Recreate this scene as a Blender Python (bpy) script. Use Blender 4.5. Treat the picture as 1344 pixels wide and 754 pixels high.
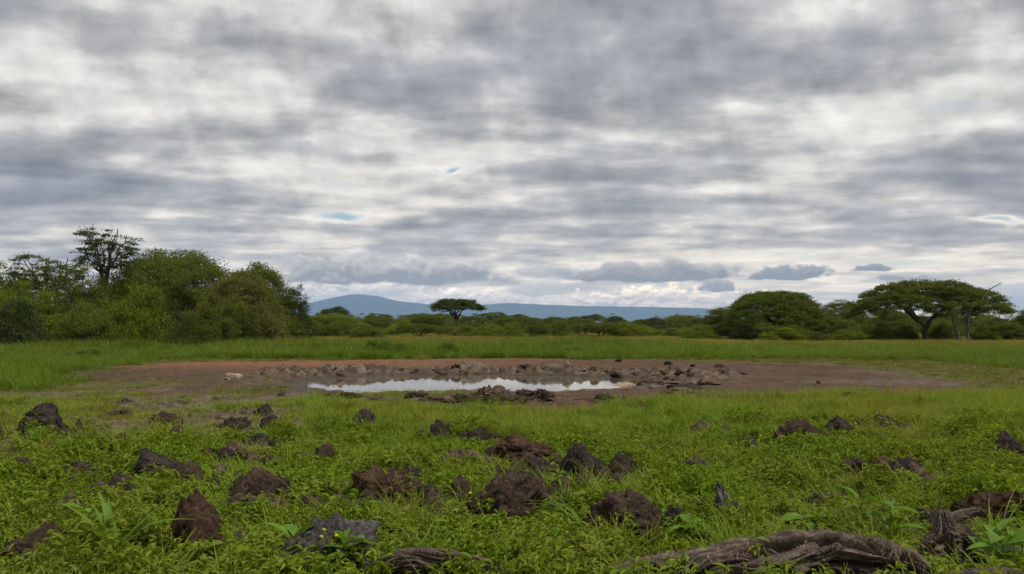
import bpy, bmesh, math, random
import numpy as np
from mathutils import Vector

R = math.radians
scene = bpy.context.scene
for o in list(bpy.data.objects):
    bpy.data.objects.remove(o)

# ------------------------------------------------------------------ camera
CAM_H = 1.6
FPX = 1164.0                      # focal length in photograph pixels (1344 wide)
PITCH = math.atan(48.0 / FPX)     # slightly upward
cam_d = bpy.data.cameras.new('camera')
cam = bpy.data.objects.new('camera', cam_d)
scene.collection.objects.link(cam)
cam.location = (0, 0, CAM_H)
cam.rotation_euler = (R(90) + PITCH, 0, 0)
cam_d.sensor_width = 36.0
cam_d.lens = 36.0 * FPX / 1344.0
cam_d.clip_start = 0.05
cam_d.clip_end = 120000.0
scene.camera = cam

# ------------------------------------------------------------------ render look
scene.view_settings.view_transform = 'Standard'
scene.view_settings.look = 'None'
scene.view_settings.exposure = 0.18
scene.view_settings.gamma = 1.0
scene.view_settings.use_curve_mapping = False
scene.render.engine = 'CYCLES'
cy = scene.cycles
cy.use_denoising = True
try:
    cy.denoiser = 'OPENIMAGEDENOISE'
except Exception:
    pass
cy.max_bounces = 6
cy.diffuse_bounces = 3
cy.glossy_bounces = 3
cy.transmission_bounces = 4
cy.volume_bounces = 1
cy.transparent_max_bounces = 8
cy.sample_clamp_indirect = 4.0

SUN_EL, SUN_AZ = 60.0, 115.0       # degrees; azimuth from +Y towards +X

# ------------------------------------------------------------------ world: broken overcast over a Nishita sky
def pix_dir(px, py):
    u = (px - 672.0) / FPX
    v = (377.0 - py) / FPX
    d = Vector((u, math.cos(PITCH) - v * math.sin(PITCH), math.sin(PITCH) + v * math.cos(PITCH)))
    return d.normalized()

class NT:
    """small helper around a node tree"""
    def __init__(self, tree):
        self.t = tree
    def node(self, kind, **kw):
        n = self.t.nodes.new(kind)
        for k, v in kw.items():
            setattr(n, k, v)
        return n
    def put(self, sock, v):
        if isinstance(v, bpy.types.NodeSocket):
            self.t.links.new(v, sock)
        elif v is not None:
            sock.default_value = v
    def m(self, op, a, b=None, c=None, clamp=False):
        n = self.node('ShaderNodeMath', operation=op, use_clamp=clamp)
        self.put(n.inputs[0], a)
        if b is not None: self.put(n.inputs[1], b)
        if c is not None: self.put(n.inputs[2], c)
        return n.outputs[0]
    def smooth(self, v, lo, hi):
        n = self.node('ShaderNodeMapRange', interpolation_type='SMOOTHSTEP')
        self.put(n.inputs['Value'], v)
        self.put(n.inputs['From Min'], lo); self.put(n.inputs['From Max'], hi)
        return n.outputs['Result']
    def comb(self, x, y, z=0.0):
        n = self.node('ShaderNodeCombineXYZ')
        self.put(n.inputs[0], x); self.put(n.inputs[1], y); self.put(n.inputs[2], z)
        return n.outputs[0]
    def sep(self, v):
        n = self.node('ShaderNodeSeparateXYZ'); self.put(n.inputs[0], v)
        return n.outputs
    def vadd(self, a, b):
        n = self.node('ShaderNodeVectorMath', operation='ADD')
        self.put(n.inputs[0], a); self.put(n.inputs[1], b)
        return n.outputs[0]
    def noise(self, vec, scale, detail=4, rough=0.5, dist=0.0, dim='3D', color=False):
        n = self.node('ShaderNodeTexNoise', noise_dimensions=dim)
        if vec is not None: self.put(n.inputs['Vector'], vec)
        n.inputs['Scale'].default_value = scale
        n.inputs['Detail'].default_value = detail
        n.inputs['Roughness'].default_value = rough
        n.inputs['Distortion'].default_value = dist
        return n.outputs['Color' if color else 'Fac']
    def ramp(self, v, stops, interp='EASE'):
        n = self.node('ShaderNodeValToRGB')
        cr = n.color_ramp
        cr.interpolation = interp
        while len(cr.elements) < len(stops):
            cr.elements.new(0.5)
        for e, (p, c) in zip(cr.elements, stops):
            e.position = p
            e.color = (c[0], c[1], c[2], 1)
        self.put(n.inputs[0], v)
        return n.outputs[0]
    def mix(self, f, a, b, blend='MIX'):
        n = self.node('ShaderNodeMix', data_type='RGBA', blend_type=blend)
        self.put(n.inputs[0], f)
        self.put(n.inputs[6], (*a, 1) if isinstance(a, tuple) else a)
        self.put(n.inputs[7], (*b, 1) if isinstance(b, tuple) else b)
        return n.outputs[2]

world = bpy.data.worlds.new('World')
scene.world = world
world.use_nodes = True
world.cycles.sampling_method = 'MANUAL'
world.cycles.sample_map_resolution = 512
wt = world.node_tree
wt.nodes.clear()
W = NT(wt)
BG = 0.1
tc = W.node('ShaderNodeTexCoord')
X, Y, Z = W.sep(tc.outputs['Generated'])
sky = W.node('ShaderNodeTexSky', sky_type='NISHITA', sun_disc=False)
sky.sun_elevation = R(SUN_EL)
sky.sun_rotation = R(SUN_AZ)
sky.air_density = 1.0
sky.dust_density = 0.6
zpos = W.m('MAXIMUM', Z, 0.0)
hh = W.m('DIVIDE', 1.0, W.m('ADD', zpos, 0.085))
qx = W.m('MULTIPLY', W.m('MULTIPLY', X, hh), 0.85)
qy = W.m('MULTIPLY', Y, hh)
P = W.comb(qx, qy, 0.0)
az = W.m('ARCTAN2', X, Y)
el = W.m('ARCSINE', Z)

def soft_blob(px, py, wpx, hpx):
    """gaussian patch of thicker or thinner cloud round a direction"""
    d = pix_dir(px, py)
    a0, e0 = math.atan2(d.x, d.y), math.asin(d.z)
    da = W.m('MULTIPLY', W.m('SUBTRACT', azw, a0), FPX / wpx)
    de = W.m('MULTIPLY', W.m('SUBTRACT', elw, e0), FPX / hpx)
    r2 = W.m('ADD', W.m('MULTIPLY', da, da), W.m('MULTIPLY', de, de))
    return W.m('EXPONENT', W.m('MULTIPLY', r2, -1.0))

AE = W.comb(az, W.m('POWER', W.m('ADD', W.m('MAXIMUM', el, 0.0), 0.02), 0.62), 0.0)
wob = W.sep(W.noise(AE, 7.0, 5, 0.55, 0.0, color=True))
azw = W.m('MULTIPLY_ADD', W.m('SUBTRACT', wob[0], 0.5), 0.22, az)
elw = W.m('MULTIPLY_ADD', W.m('SUBTRACT', wob[1], 0.5), 0.085, el)

nl = W.noise(P, 0.62, 4, 0.5, 0.2)
nm = W.noise(W.vadd(P, (3.1, 7.7, 0.0)), 1.75, 9, 0.53, 0.1)
nm2 = W.noise(W.vadd(P, (3.1 + 0.05, 7.7 + 0.13, 0.0)), 1.75, 7, 0.51, 0.1)
nf = W.noise(AE, 13.0, 7, 0.50, 0.15)
nf2 = W.noise(W.vadd(AE, (0.006, 0.020, 0.0)), 13.0, 6, 0.48, 0.15)
thick = W.m('ADD', W.m('MULTIPLY', nl, 0.55), W.m('MULTIPLY', nm, 0.44))
thick = W.m('ADD', thick, W.m('MULTIPLY', nf, 0.24))
thick = W.m('SUBTRACT', thick, 0.11)
BLOBS = [  # px, py, half width, half height, strength (+ thicker and darker, - thinner and brighter)
    (900, 70, 330, 62, 0.10), (840, 205, 150, 52, 0.085), (1290, 235, 150, 45, 0.09), (1010, 160, 60, 40, 0.03),
    (60, 245, 190, 40, 0.075), (330, 195, 170, 16, 0.05), (1140, 150, 170, 42, -0.05),
    (430, 232, 170, 26, -0.085), (600, 40, 60, 22, -0.07), (1000, 235, 80, 25, -0.07),
    (740, 120, 170, 36, -0.075), (250, 40, 360, 60, -0.015), (140, 130, 200, 30, -0.01), (640, 215, 70, 12, -0.04),
    (560, 300, 160, 9, 0.055), (900, 300, 260, 14, 0.055), (1200, 350, 260, 26, -0.09), (1200, 310, 200, 10, 0.03),
    (300, 290, 200, 20, -0.03),
    (455, 277, 56, 12, -0.15), (590, 232, 34, 8, -0.055), (598, 233, 20, 5, -0.07), (1335, 292, 40, 5, -0.17), (1220, 342, 80, 6, -0.07), (2, 345, 34, 10, -0.24),
    (520, 372, 30, 8, -0.1),
]
for (bx_, by_, bw, bh, s) in BLOBS:
    thick = W.m('MULTIPLY_ADD', soft_blob(bx_, by_, bw, bh), s * 1.15, thick)
relief = W.m('ADD', W.m('MULTIPLY', W.m('SUBTRACT', nm2, nm), 0.9), W.m('MULTIPLY', W.m('SUBTRACT', nf2, nf), 0.7))
ccol = W.ramp(thick, [(0.36, (0.75, 0.735, 0.71)), (0.455, (0.63, 0.617, 0.60)), (0.505, (0.475, 0.467, 0.46)),
                      (0.56, (0.365, 0.364, 0.373)), (0.68, (0.235, 0.245, 0.275))], 'LINEAR')
lift = W.m('MULTIPLY_ADD', relief, 1.3, 1.0)
ccol = W.mix(1.0, ccol, W.comb(lift, lift, lift), 'MULTIPLY')
warm = W.m('MULTIPLY', W.m('EXPONENT', W.m('MULTIPLY', zpos, -1.0 / 0.16)), W.m('SUBTRACT', 1.0, W.smooth(thick, 0.40, 0.56)))
ccol = W.mix(1.0, ccol, W.comb(W.m('MULTIPLY_ADD', warm, 0.14, 1.0), W.m('MULTIPLY_ADD', warm, 0.06, 1.0), W.m('MULTIPLY_ADD', warm, -0.07, 1.0)), 'MULTIPLY')
cover = W.smooth(thick, 0.285, 0.41)
# clear sky between: nishita
skyc = W.mix(1.0, sky.outputs[0], (BG * 0.95, BG * 0.95, BG * 0.95), 'MULTIPLY')
col = W.mix(cover, skyc, ccol)
# pale, faintly warm veil low over the horizon, strongest towards the veiled sun
veil = W.m('MULTIPLY', W.m('EXPONENT', W.m('MULTIPLY', zpos, -1.0 / 0.045)), 0.75)
sunside = W.smooth(az, -0.25, 0.40)
veilc = W.mix(sunside, (0.68, 0.68, 0.68), (1.05, 0.95, 0.78))
streak = W.smooth(W.noise(W.comb(W.m('MULTIPLY', az, 5.0), W.m('MULTIPLY', el, 60.0), 0.0), 1.0, 6, 0.6, 0.3), 0.42, 0.62)
veilf = W.m('MULTIPLY', veil, W.m('MULTIPLY_ADD', streak, -0.6, 1.0))
col = W.mix(veilf, col, veilc)

# separate cumulus low over the plain, each with a flat base and a lumpy, lit top
ae = W.comb(W.m('MULTIPLY', az, 1.0), W.m('MULTIPLY', el, 1.5), 0.0)
def lumps(off, sc):
    return W.noise(W.vadd(ae, off), sc, 6, 0.52, 0.2)
LUMP = {}
for key, sc in (('big', 26.0), ('small', 64.0)):
    l1 = lumps((0.0, 0.0, 0.0), sc)
    l2 = lumps((-0.10 / sc, 0.24 / sc, 0.0), sc)
    LUMP[key] = (l1, W.m('SUBTRACT', l1, l2))
CUM = [  # px, base py, half width, height, top colour, base colour, opacity, lump size
    (870, 408, 210, 36, (1.45, 1.28, 1.02), (0.44, 0.42, 0.41), 0.97, 'small'),
    (600, 405, 130, 32, (1.3, 1.2, 1.06), (0.43, 0.43, 0.44), 0.97, 'small'),
    (470, 386, 90, 24, (1.1, 1.05, 0.98), (0.46, 0.47, 0.50), 0.9, 'small'),
    (420, 394, 60, 16, (0.80, 0.77, 0.73), (0.50, 0.51, 0.54), 0.85, 'small'),
    (715, 360, 60, 13, (0.66, 0.645, 0.63), (0.40, 0.40, 0.42), 0.8, 'small'),
    (705, 384, 46, 20, (0.74, 0.715, 0.68), (0.45, 0.45, 0.46), 0.9, 'small'),
    (500, 364, 200, 36, (0.82, 0.80, 0.78), (0.235, 0.235, 0.25), 1.0, 'big'),
    (850, 364, 130, 27, (0.52, 0.50, 0.485), (0.225, 0.222, 0.235), 1.0, 'big'),
    (1290, 404, 130, 26, (0.56, 0.55, 0.54), (0.33, 0.36, 0.41), 0.8, 'small'),
    (940, 380, 26, 15, (0.46, 0.44, 0.425), (0.25, 0.255, 0.275), 1.0, 'small'),
    (1037, 363, 64, 18, (0.38, 0.375, 0.375), (0.21, 0.215, 0.235), 1.0, 'small'),
    (1148, 354, 28, 9, (0.34, 0.34, 0.35), (0.22, 0.225, 0.245), 1.0, 'small'),
    (1172, 366, 20, 6, (0.40, 0.39, 0.385), (0.25, 0.25, 0.265), 0.9, 'small'),
    (1212, 366, 9, 6, (0.42, 0.41, 0.40), (0.27, 0.27, 0.285), 0.9, 'small'),
    (298, 352, 22, 13, (0.90, 0.88, 0.86), (0.62, 0.62, 0.64), 1.0, 'small'),
]
for (cx, cyb, hw, ht, ct, cb, op, ls) in CUM:
    lump, lumprel = LUMP[ls]
    d = pix_dir(cx, cyb)
    a0, e0 = math.atan2(d.x, d.y), math.asin(d.z)
    da = W.m('MULTIPLY', W.m('SUBTRACT', az, a0), FPX / hw)
    de = W.m('MULTIPLY', W.m('SUBTRACT', el, e0), FPX / ht)         # 0 base .. 1 top
    up = W.m('MULTIPLY', W.m('MAXIMUM', de, 0.0), 1.0)
    dn = W.m('MULTIPLY', W.m('MINIMUM', de, 0.0), 3.2)
    f = W.m('SUBTRACT', 1.0, W.m('MULTIPLY', da, da))
    f = W.m('SUBTRACT', f, W.m('MULTIPLY', up, up))
    f = W.m('SUBTRACT', f, W.m('MULTIPLY', dn, dn))
    f = W.m('MULTIPLY_ADD', W.m('SUBTRACT', lump, 0.5), 2.6, f)
    mask = W.m('MULTIPLY', W.smooth(f, 0.12, 0.66), op)
    sh = W.m('ADD', W.m('MULTIPLY_ADD', de, 0.95, -0.05), W.m('MULTIPLY', lumprel, 2.0), clamp=True)
    col = W.mix(mask, col, W.mix(sh, cb, ct))
# the sky brightens and warms towards the horizon
low = W.m('EXPONENT', W.m('MULTIPLY', zpos, -1.0 / 0.05))
col = W.mix(1.0, col, W.comb(W.m('MULTIPLY_ADD', low, 1.05, 1.0), W.m('MULTIPLY_ADD', low, 0.78, 1.0), W.m('MULTIPLY_ADD', low, 0.40, 1.0)), 'MULTIPLY')
# the sheet of cloud goes on unbroken to every side; below the horizon the dome is the colour of the plain
below = W.smooth(Z, -0.02, 0.0)
col = W.mix(below, (0.10, 0.11, 0.08), col)
bgn = W.node('ShaderNodeBackground')
scl = W.mix(1.0, col, (1.0 / BG, 1.0 / BG, 1.0 / BG), 'MULTIPLY')
W.put(bgn.inputs['Color'], scl)
bgn.inputs['Strength'].default_value = BG
wo = W.node('ShaderNodeOutputWorld')
wt.links.new(bgn.outputs[0], wo.inputs['Surface'])

# ------------------------------------------------------------------ sun behind thin cloud
sun_d = bpy.data.lights.new('sun', 'SUN')
sun_d.energy = 3.3
sun_d.angle = R(11)
sun_d.color = (1.0, 0.95, 0.86)
sun = bpy.data.objects.new('sun', sun_d)
scene.collection.objects.link(sun)
sd = Vector((math.sin(R(SUN_AZ)) * math.cos(R(SUN_EL)), math.cos(R(SUN_AZ)) * math.cos(R(SUN_EL)), math.sin(R(SUN_EL))))
sun.rotation_euler = sd.to_track_quat('Z', 'Y').to_euler()
sun.location = sd * 200

#@@SKY_ONLY
# ================================================================== helpers
rng = np.random.default_rng(7)
random.seed(7)

def _h(ix, iy, iz, seed):
    n = (ix.astype(np.int64) * 374761393 + iy.astype(np.int64) * 668265263 + iz.astype(np.int64) * 2147483647 + seed * 1274126177) & 0xFFFFFFFF
    n = ((n ^ (n >> 13)) * 1274126177) & 0xFFFFFFFF
    n = ((n ^ (n >> 16)) * 2246822519) & 0xFFFFFFFF
    n = n ^ (n >> 15)
    return (n & 0xFFFFFF) / float(0x1000000)

def vnoise(x, y, z=None, seed=0):
    x = np.asarray(x, float); y = np.asarray(y, float)
    z = np.zeros_like(x) if z is None else np.asarray(z, float)
    ix, iy, iz = np.floor(x), np.floor(y), np.floor(z)
    fx, fy, fz = x - ix, y - iy, z - iz
    fx = fx * fx * fx * (fx * (fx * 6 - 15) + 10)
    fy = fy * fy * fy * (fy * (fy * 6 - 15) + 10)
    fz = fz * fz * fz * (fz * (fz * 6 - 15) + 10)
    r = 0
    for dx in (0, 1):
        wx = fx if dx else 1 - fx
        for dy in (0, 1):
            wy = fy if dy else 1 - fy
            for dz in (0, 1):
                wz = fz if dz else 1 - fz
                r = r + wx * wy * wz * _h(ix + dx, iy + dy, iz + dz, seed)
    return r * 2 - 1

def fbm(x, y, z=None, oct=4, seed=0, gain=0.5):
    a, s, t = 1.0, 0.0, 0.0
    x = np.asarray(x, float); y = np.asarray(y, float)
    for i in range(oct):
        s = s + a * vnoise(x, y, z, seed + i * 17)
        t += a
        a *= gain
        x = x * 2.03 + 5.3; y = y * 2.03 + 1.7
        if z is not None: z = z * 2.03 + 9.1
    return s / t * 1.5

def sstep(a, b, x):
    t = np.clip((x - a) / (b - a), 0, 1)
    return t * t * (3 - 2 * t)

def ground_hit(px, py, z=0.0):
    d = pix_dir(px, py)
    t = (z - CAM_H) / d.z
    return d.x * t, d.y * t

def mesh_np(name, V, F, mat=None, smooth=False, attrs=None):
    V = np.asarray(V, np.float32); F = np.asarray(F, np.int32)
    me = bpy.data.meshes.new(name)
    me.vertices.add(len(V))
    me.vertices.foreach_set('co', V.ravel())
    k = F.shape[1]
    me.loops.add(F.size)
    me.loops.foreach_set('vertex_index', F.ravel())
    me.polygons.add(len(F))
    me.polygons.foreach_set('loop_start', np.arange(0, F.size, k, dtype=np.int32))
    if smooth:
        me.polygons.foreach_set('use_smooth', np.ones(len(F), bool))
    for an, av in (attrs or {}).items():
        a = me.attributes.new(an, 'FLOAT', 'POINT')
        a.data.foreach_set('value', np.asarray(av, np.float32).ravel())
    me.update(calc_edges=True)
    me.validate()
    if mat: me.materials.append(mat)
    return me

def link(name, data, parent=None, loc=None, rotz=None):
    o = bpy.data.objects.new(name, data)
    scene.collection.objects.link(o)
    if parent: o.parent = parent
    if loc is not None: o.location = loc
    if rotz is not None: o.rotation_euler = (0, 0, rotz)
    return o

def tag(o, label=None, cat=None, group=None, kind=None):
    if label: o['label'] = label
    if cat: o['category'] = cat
    if group: o['group'] = group
    if kind: o['kind'] = kind
    return o

class Geo:
    """collects quads/tris as quads"""
    def __init__(self):
        self.v, self.f, self.n = [], [], 0
    def add(self, V, F):
        self.v.append(np.asarray(V, float)); self.f.append(np.asarray(F, int) + self.n)
        self.n += len(V)
    def tube(self, pts, rad, sides=6, cap=True):
        pts = np.asarray(pts, float); n = len(pts)
        rad = np.broadcast_to(np.asarray(rad, float), (n,))
        T = np.gradient(pts, axis=0)
        T /= np.linalg.norm(T, axis=1)[:, None] + 1e-9
        ref = np.array([0.31, 0.95, 0.05]) if abs(T[0][2]) > 0.7 else np.array([0.05, 0.1, 0.99])
        A = np.cross(T, ref); A /= np.linalg.norm(A, axis=1)[:, None] + 1e-9
        B = np.cross(T, A)
        th = np.linspace(0, 2 * np.pi, sides, endpoint=False)
        ring = A[:, None, :] * np.cos(th)[None, :, None] + B[:, None, :] * np.sin(th)[None, :, None]
        V = (pts[:, None, :] + ring * rad[:, None, None]).reshape(-1, 3)
        i = np.arange(n - 1)[:, None] * sides; j = np.arange(sides)[None, :]; j2 = (j + 1) % sides
        F = np.stack([i + j, i + j2, i + sides + j2, i + sides + j], -1).reshape(-1, 4)
        self.add(V, F)
    def mesh(self, name, mat, smooth=True):
        return mesh_np(name, np.concatenate(self.v), np.concatenate(self.f), mat, smooth)

# ================================================================== materials
def new_mat(name):
    m = bpy.data.materials.new(name)
    m.use_nodes = True
    m.node_tree.nodes.clear()
    return m, NT(m.node_tree)

def out_surface(T, sh, disp=None):
    o = T.node('ShaderNodeOutputMaterial')
    T.t.links.new(sh, o.inputs['Surface'])

def leaf_mat(name, c1, c2, c3, trans=0.35, patch=0.35, rough=0.55):
    """foliage: two greens by instance, a third in patches over the ground, light passing through the blade"""
    m, T = new_mat(name)
    oi = T.node('ShaderNodeObjectInfo')
    ge = T.node('ShaderNodeNewGeometry')
    base = T.mix(oi.outputs['Random'], c1, c2)
    pn = T.smooth(T.noise(ge.outputs['Position'], patch, 3, 0.55), 0.42, 0.64)
    base = T.mix(T.m('MULTIPLY', pn, 0.75), base, c3)
    fn = T.noise(ge.outputs['Position'], 9.0, 2, 0.5)
    v = T.m('MULTIPLY_ADD', fn, 0.9, 0.55)
    base = T.mix(1.0, base, T.comb(v, v, v), 'MULTIPLY')
    p = T.node('ShaderNodeBsdfPrincipled')
    T.put(p.inputs['Base Color'], base)
    p.inputs['Roughness'].default_value = rough
    p.inputs['Specular IOR Level'].default_value = 0.12
    tr = T.node('ShaderNodeBsdfTranslucent')
    T.put(tr.inputs['Color'], T.mix(1.0, base, (1.15, 1.1, 0.55), 'MULTIPLY'))
    mx = T.node('ShaderNodeMixShader')
    mx.inputs[0].default_value = trans
    T.t.links.new(p.outputs[0], mx.inputs[1]); T.t.links.new(tr.outputs[0], mx.inputs[2])
    out_surface(T, mx.outputs[0])
    return m

def rock_mat(name, c1, c2, c3, scale=6.0, bump=0.9, rough=0.95):
    m, T = new_mat(name)
    tcn = T.node('ShaderNodeTexCoord')
    v = tcn.outputs['Object']
    n1 = T.noise(v, scale, 6, 0.6)
    n2 = T.noise(v, scale * 5, 6, 0.65)
    n3 = T.noise(v, scale * 0.6, 3, 0.5)
    col = T.mix(T.smooth(n1, 0.36, 0.62), c1, c2)
    col = T.mix(T.m('MULTIPLY', T.smooth(n3, 0.5, 0.7), 0.75), col, c3)
    vv = T.m('MULTIPLY_ADD', T.smooth(n2, 0.3, 0.72), 1.25, 0.45)
    col = T.mix(1.0, col, T.comb(vv, vv, vv), 'MULTIPLY')
    p = T.node('ShaderNodeBsdfPrincipled')
    T.put(p.inputs['Base Color'], col)
    p.inputs['Roughness'].default_value = rough
    p.inputs['Specular IOR Level'].default_value = 0.15
    b = T.node('ShaderNodeBump')
    b.inputs['Strength'].default_value = bump
    b.inputs['Distance'].default_value = 0.05
    T.put(b.inputs['Height'], T.m('ADD', T.m('MULTIPLY', n1, 0.7), T.m('MULTIPLY', n2, 0.6)))
    T.t.links.new(b.outputs[0], p.inputs['Normal'])
    out_surface(T, p.outputs[0])
    return m

M = {}
M['herb'] = leaf_mat('herb_leaf', (0.1184, 0.1987, 0.01553), (0.1932, 0.2589, 0.01996), (0.1683, 0.2047, 0.02439), 0.38, 0.5)
M['grass'] = leaf_mat('grass_blade', (0.1202, 0.2032, 0.01497), (0.1924, 0.2497, 0.01924), (0.2043, 0.209, 0.02566), 0.38, 0.25)
M['dull'] = leaf_mat('dull_grass_blade', (0.11, 0.125, 0.02), (0.15, 0.15, 0.025), (0.17, 0.135, 0.035), 0.3, 0.3)
M['tall'] = leaf_mat('tall_grass_blade', (0.0952, 0.165, 0.014), (0.1344, 0.198, 0.018), (0.112, 0.1595, 0.02), 0.38, 0.06)
M['straw'] = leaf_mat('straw_blade', (0.21, 0.175, 0.04), (0.26, 0.185, 0.05), (0.19, 0.165, 0.03), 0.35, 0.05)
M['dead'] = leaf_mat('dry_blade', (0.24, 0.19, 0.10), (0.30, 0.25, 0.13), (0.16, 0.12, 0.06), 0.25, 0.5)
M['tree_green'] = leaf_mat('acacia_leaf', (0.08288, 0.116, 0.01955), (0.09945, 0.1271, 0.01955), (0.09392, 0.1105, 0.01955), 0.45, 0.25)
M['tree_olive'] = leaf_mat('olive_leaf', (0.1105, 0.1392, 0.02125), (0.1297, 0.1503, 0.02318), (0.1009, 0.1336, 0.02125), 0.45, 0.3)
M['tree_yellow'] = leaf_mat('yellow_green_leaf', (0.1358, 0.1789, 0.0178), (0.161, 0.1956, 0.01978), (0.1258, 0.1677, 0.0178), 0.45, 0.3)
M['tree_dark'] = leaf_mat('dark_leaf', (0.048, 0.0744, 0.0192), (0.0576, 0.0792, 0.0216), (0.06, 0.072, 0.0216), 0.28, 0.3)
M['tree_brown'] = leaf_mat('brownish_leaf', (0.1235, 0.1235, 0.0299), (0.143, 0.13, 0.0345), (0.1105, 0.1235, 0.0276), 0.3, 0.3)
M['plant'] = leaf_mat('broad_leaf', (0.105, 0.205, 0.022), (0.135, 0.23, 0.026), (0.11, 0.20, 0.02), 0.35, 2.0, 0.45)
M['plant_yellow'] = leaf_mat('yellowish_broad_leaf', (0.16, 0.21, 0.02), (0.19, 0.23, 0.025), (0.14, 0.20, 0.02), 0.35, 2.0, 0.45)
M['flower'] = leaf_mat('yellow_bud', (0.45, 0.42, 0.03), (0.42, 0.40, 0.03), (0.40, 0.42, 0.04), 0.2, 2.0)
M['petal'] = leaf_mat('white_petal', (0.6, 0.6, 0.55), (0.65, 0.62, 0.4), (0.6, 0.6, 0.5), 0.2, 2.0)
M['bark'] = rock_mat('bark', (0.045, 0.036, 0.028), (0.075, 0.06, 0.046), (0.06, 0.05, 0.04), 5)
M['dead_bark'] = rock_mat('dead_bark', (0.096, 0.084, 0.072), (0.144, 0.126, 0.111), (0.072, 0.06, 0.051), 5)
M['dark_rock'] = rock_mat('dark_rock', (0.024, 0.0186, 0.0162), (0.042, 0.0324, 0.027), (0.033, 0.0222, 0.0168))
M['grey_rock'] = rock_mat('grey_rock', (0.0385, 0.035, 0.035), (0.091, 0.0805, 0.077), (0.056, 0.0462, 0.042), 7)
M['brown_clod'] = rock_mat('brown_clod', (0.03291, 0.02154, 0.01556), (0.05984, 0.03949, 0.02693), (0.04488, 0.02753, 0.01795))
M['red_clod'] = rock_mat('red_clod', (0.03698, 0.02066, 0.01378), (0.06314, 0.0369, 0.02362), (0.0451, 0.0246, 0.01476))
M['mud'] = rock_mat('mud_clod', (0.06375, 0.0429, 0.03024), (0.1062, 0.0741, 0.05184), (0.08075, 0.05148, 0.03456), 5)
M['pale_rock'] = rock_mat('pale_rock', (0.24, 0.185, 0.13), (0.32, 0.25, 0.18), (0.20, 0.15, 0.11), 5)

# ================================================================== terrain
WATER_Z = -0.20
BCX, BCY, BA, BB = -1.25, 26.7, 5.5, 4.3       # the water line

def basin_e(x, y):
    ang = np.arctan2(y - BCY, x - BCX)
    wob = 1 + 0.10 * vnoise(np.cos(ang) * 2.6 + 4, np.sin(ang) * 2.6, None, 31) + 0.05 * vnoise(x * 0.7, y * 0.7, None, 33)
    return np.sqrt(((x - BCX) / BA) ** 2 + ((y - BCY) / BB) ** 2) / wob

def bare_mask(x, y):
    """1 on the trampled bare earth round the water, 0 in the green"""
    n = fbm(x * 0.22, y * 0.22, None, 4, 41)
    e = np.sqrt(((x + 1.2) / 14.6) ** 2 + ((y - 29.5) / 12.4) ** 2)
    e = e + 0.16 * n + 0.07 * fbm(x * 0.9, y * 0.9, None, 3, 43)
    m = 1 - sstep(0.93, 1.07, e)
    # greener ground at the near left shoulder of the hole
    g = np.exp(-(((x + 9.0) / 5.2) ** 2 + ((y - 22.0) / 4.4) ** 2))
    m = m - 0.85 * g * sstep(-0.35, 0.25, fbm(x * 0.6, y * 0.6, None, 3, 47))
    return np.clip(m, 0, 1)

WORN_SPOTS = [(*ground_hit(px_, py_), r_) for (px_, py_, r_) in [
    (655, 692, 0.42), (600, 668, 0.32), (612, 626, 0.5), (700, 632, 0.5), (620, 590, 0.4), (436, 684, 0.28), (500, 668, 0.3), (205, 640, 0.5), (90, 640, 0.35),
    (110, 575, 0.9), (60, 585, 0.7), (822, 632, 0.4), (835, 718, 0.3), (340, 680, 0.35), (245, 745, 0.28), (30, 760, 0.3), (760, 640, 0.35), (1045, 600, 0.4),
    (1100, 590, 0.4), (1190, 632, 0.35), (1095, 655, 0.35), (910, 615, 0.35), (1165, 576, 0.4), (430, 762, 0.25), (560, 640, 0.35), (300, 700, 0.2), (1300, 695, 0.35),
    (860, 735, 0.22), (1250, 650, 0.25), (960, 690, 0.2), (540, 665, 0.3), (745, 665, 0.3), (1332, 608, 0.35), (640, 735, 0.15), (150, 672, 0.22), (500, 745, 0.2)]]
def worn_mask(x, y):
    """patches of broken brown soil showing through thin grass in front of the hole"""
    n = fbm(x * 0.45, y * 0.45, None, 4, 51)
    a = np.exp(-(((x + 5.6) / 3.4) ** 2 + ((y - 13.6) / 4.6) ** 2)) * 1.35
    b = np.exp(-(((x + 8.5) / 4.8) ** 2 + ((y - 19.2) / 2.2) ** 2)) * 1.2
    c = np.exp(-(((x + 1.0) / 5.0) ** 2 + ((y - 18.6) / 0.8) ** 2)) * 0.8
    d = np.exp(-(((x - 13.0) / 5.0) ** 2 + ((y - 25) / 5.0) ** 2)) * 0.5
    spots = [np.exp(-(((x - sx) / (sr * 1.5)) ** 2 + ((y - sy) / sr) ** 2)) * 0.85 for (sx, sy, sr) in [(q[0], q[1], q[2] * 1.3) for q in WORN_SPOTS]]
    return np.clip(sstep(0.34, 0.72, np.maximum.reduce([a, b, c, d] + spots) + 0.62 * n), 0, 1)

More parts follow.
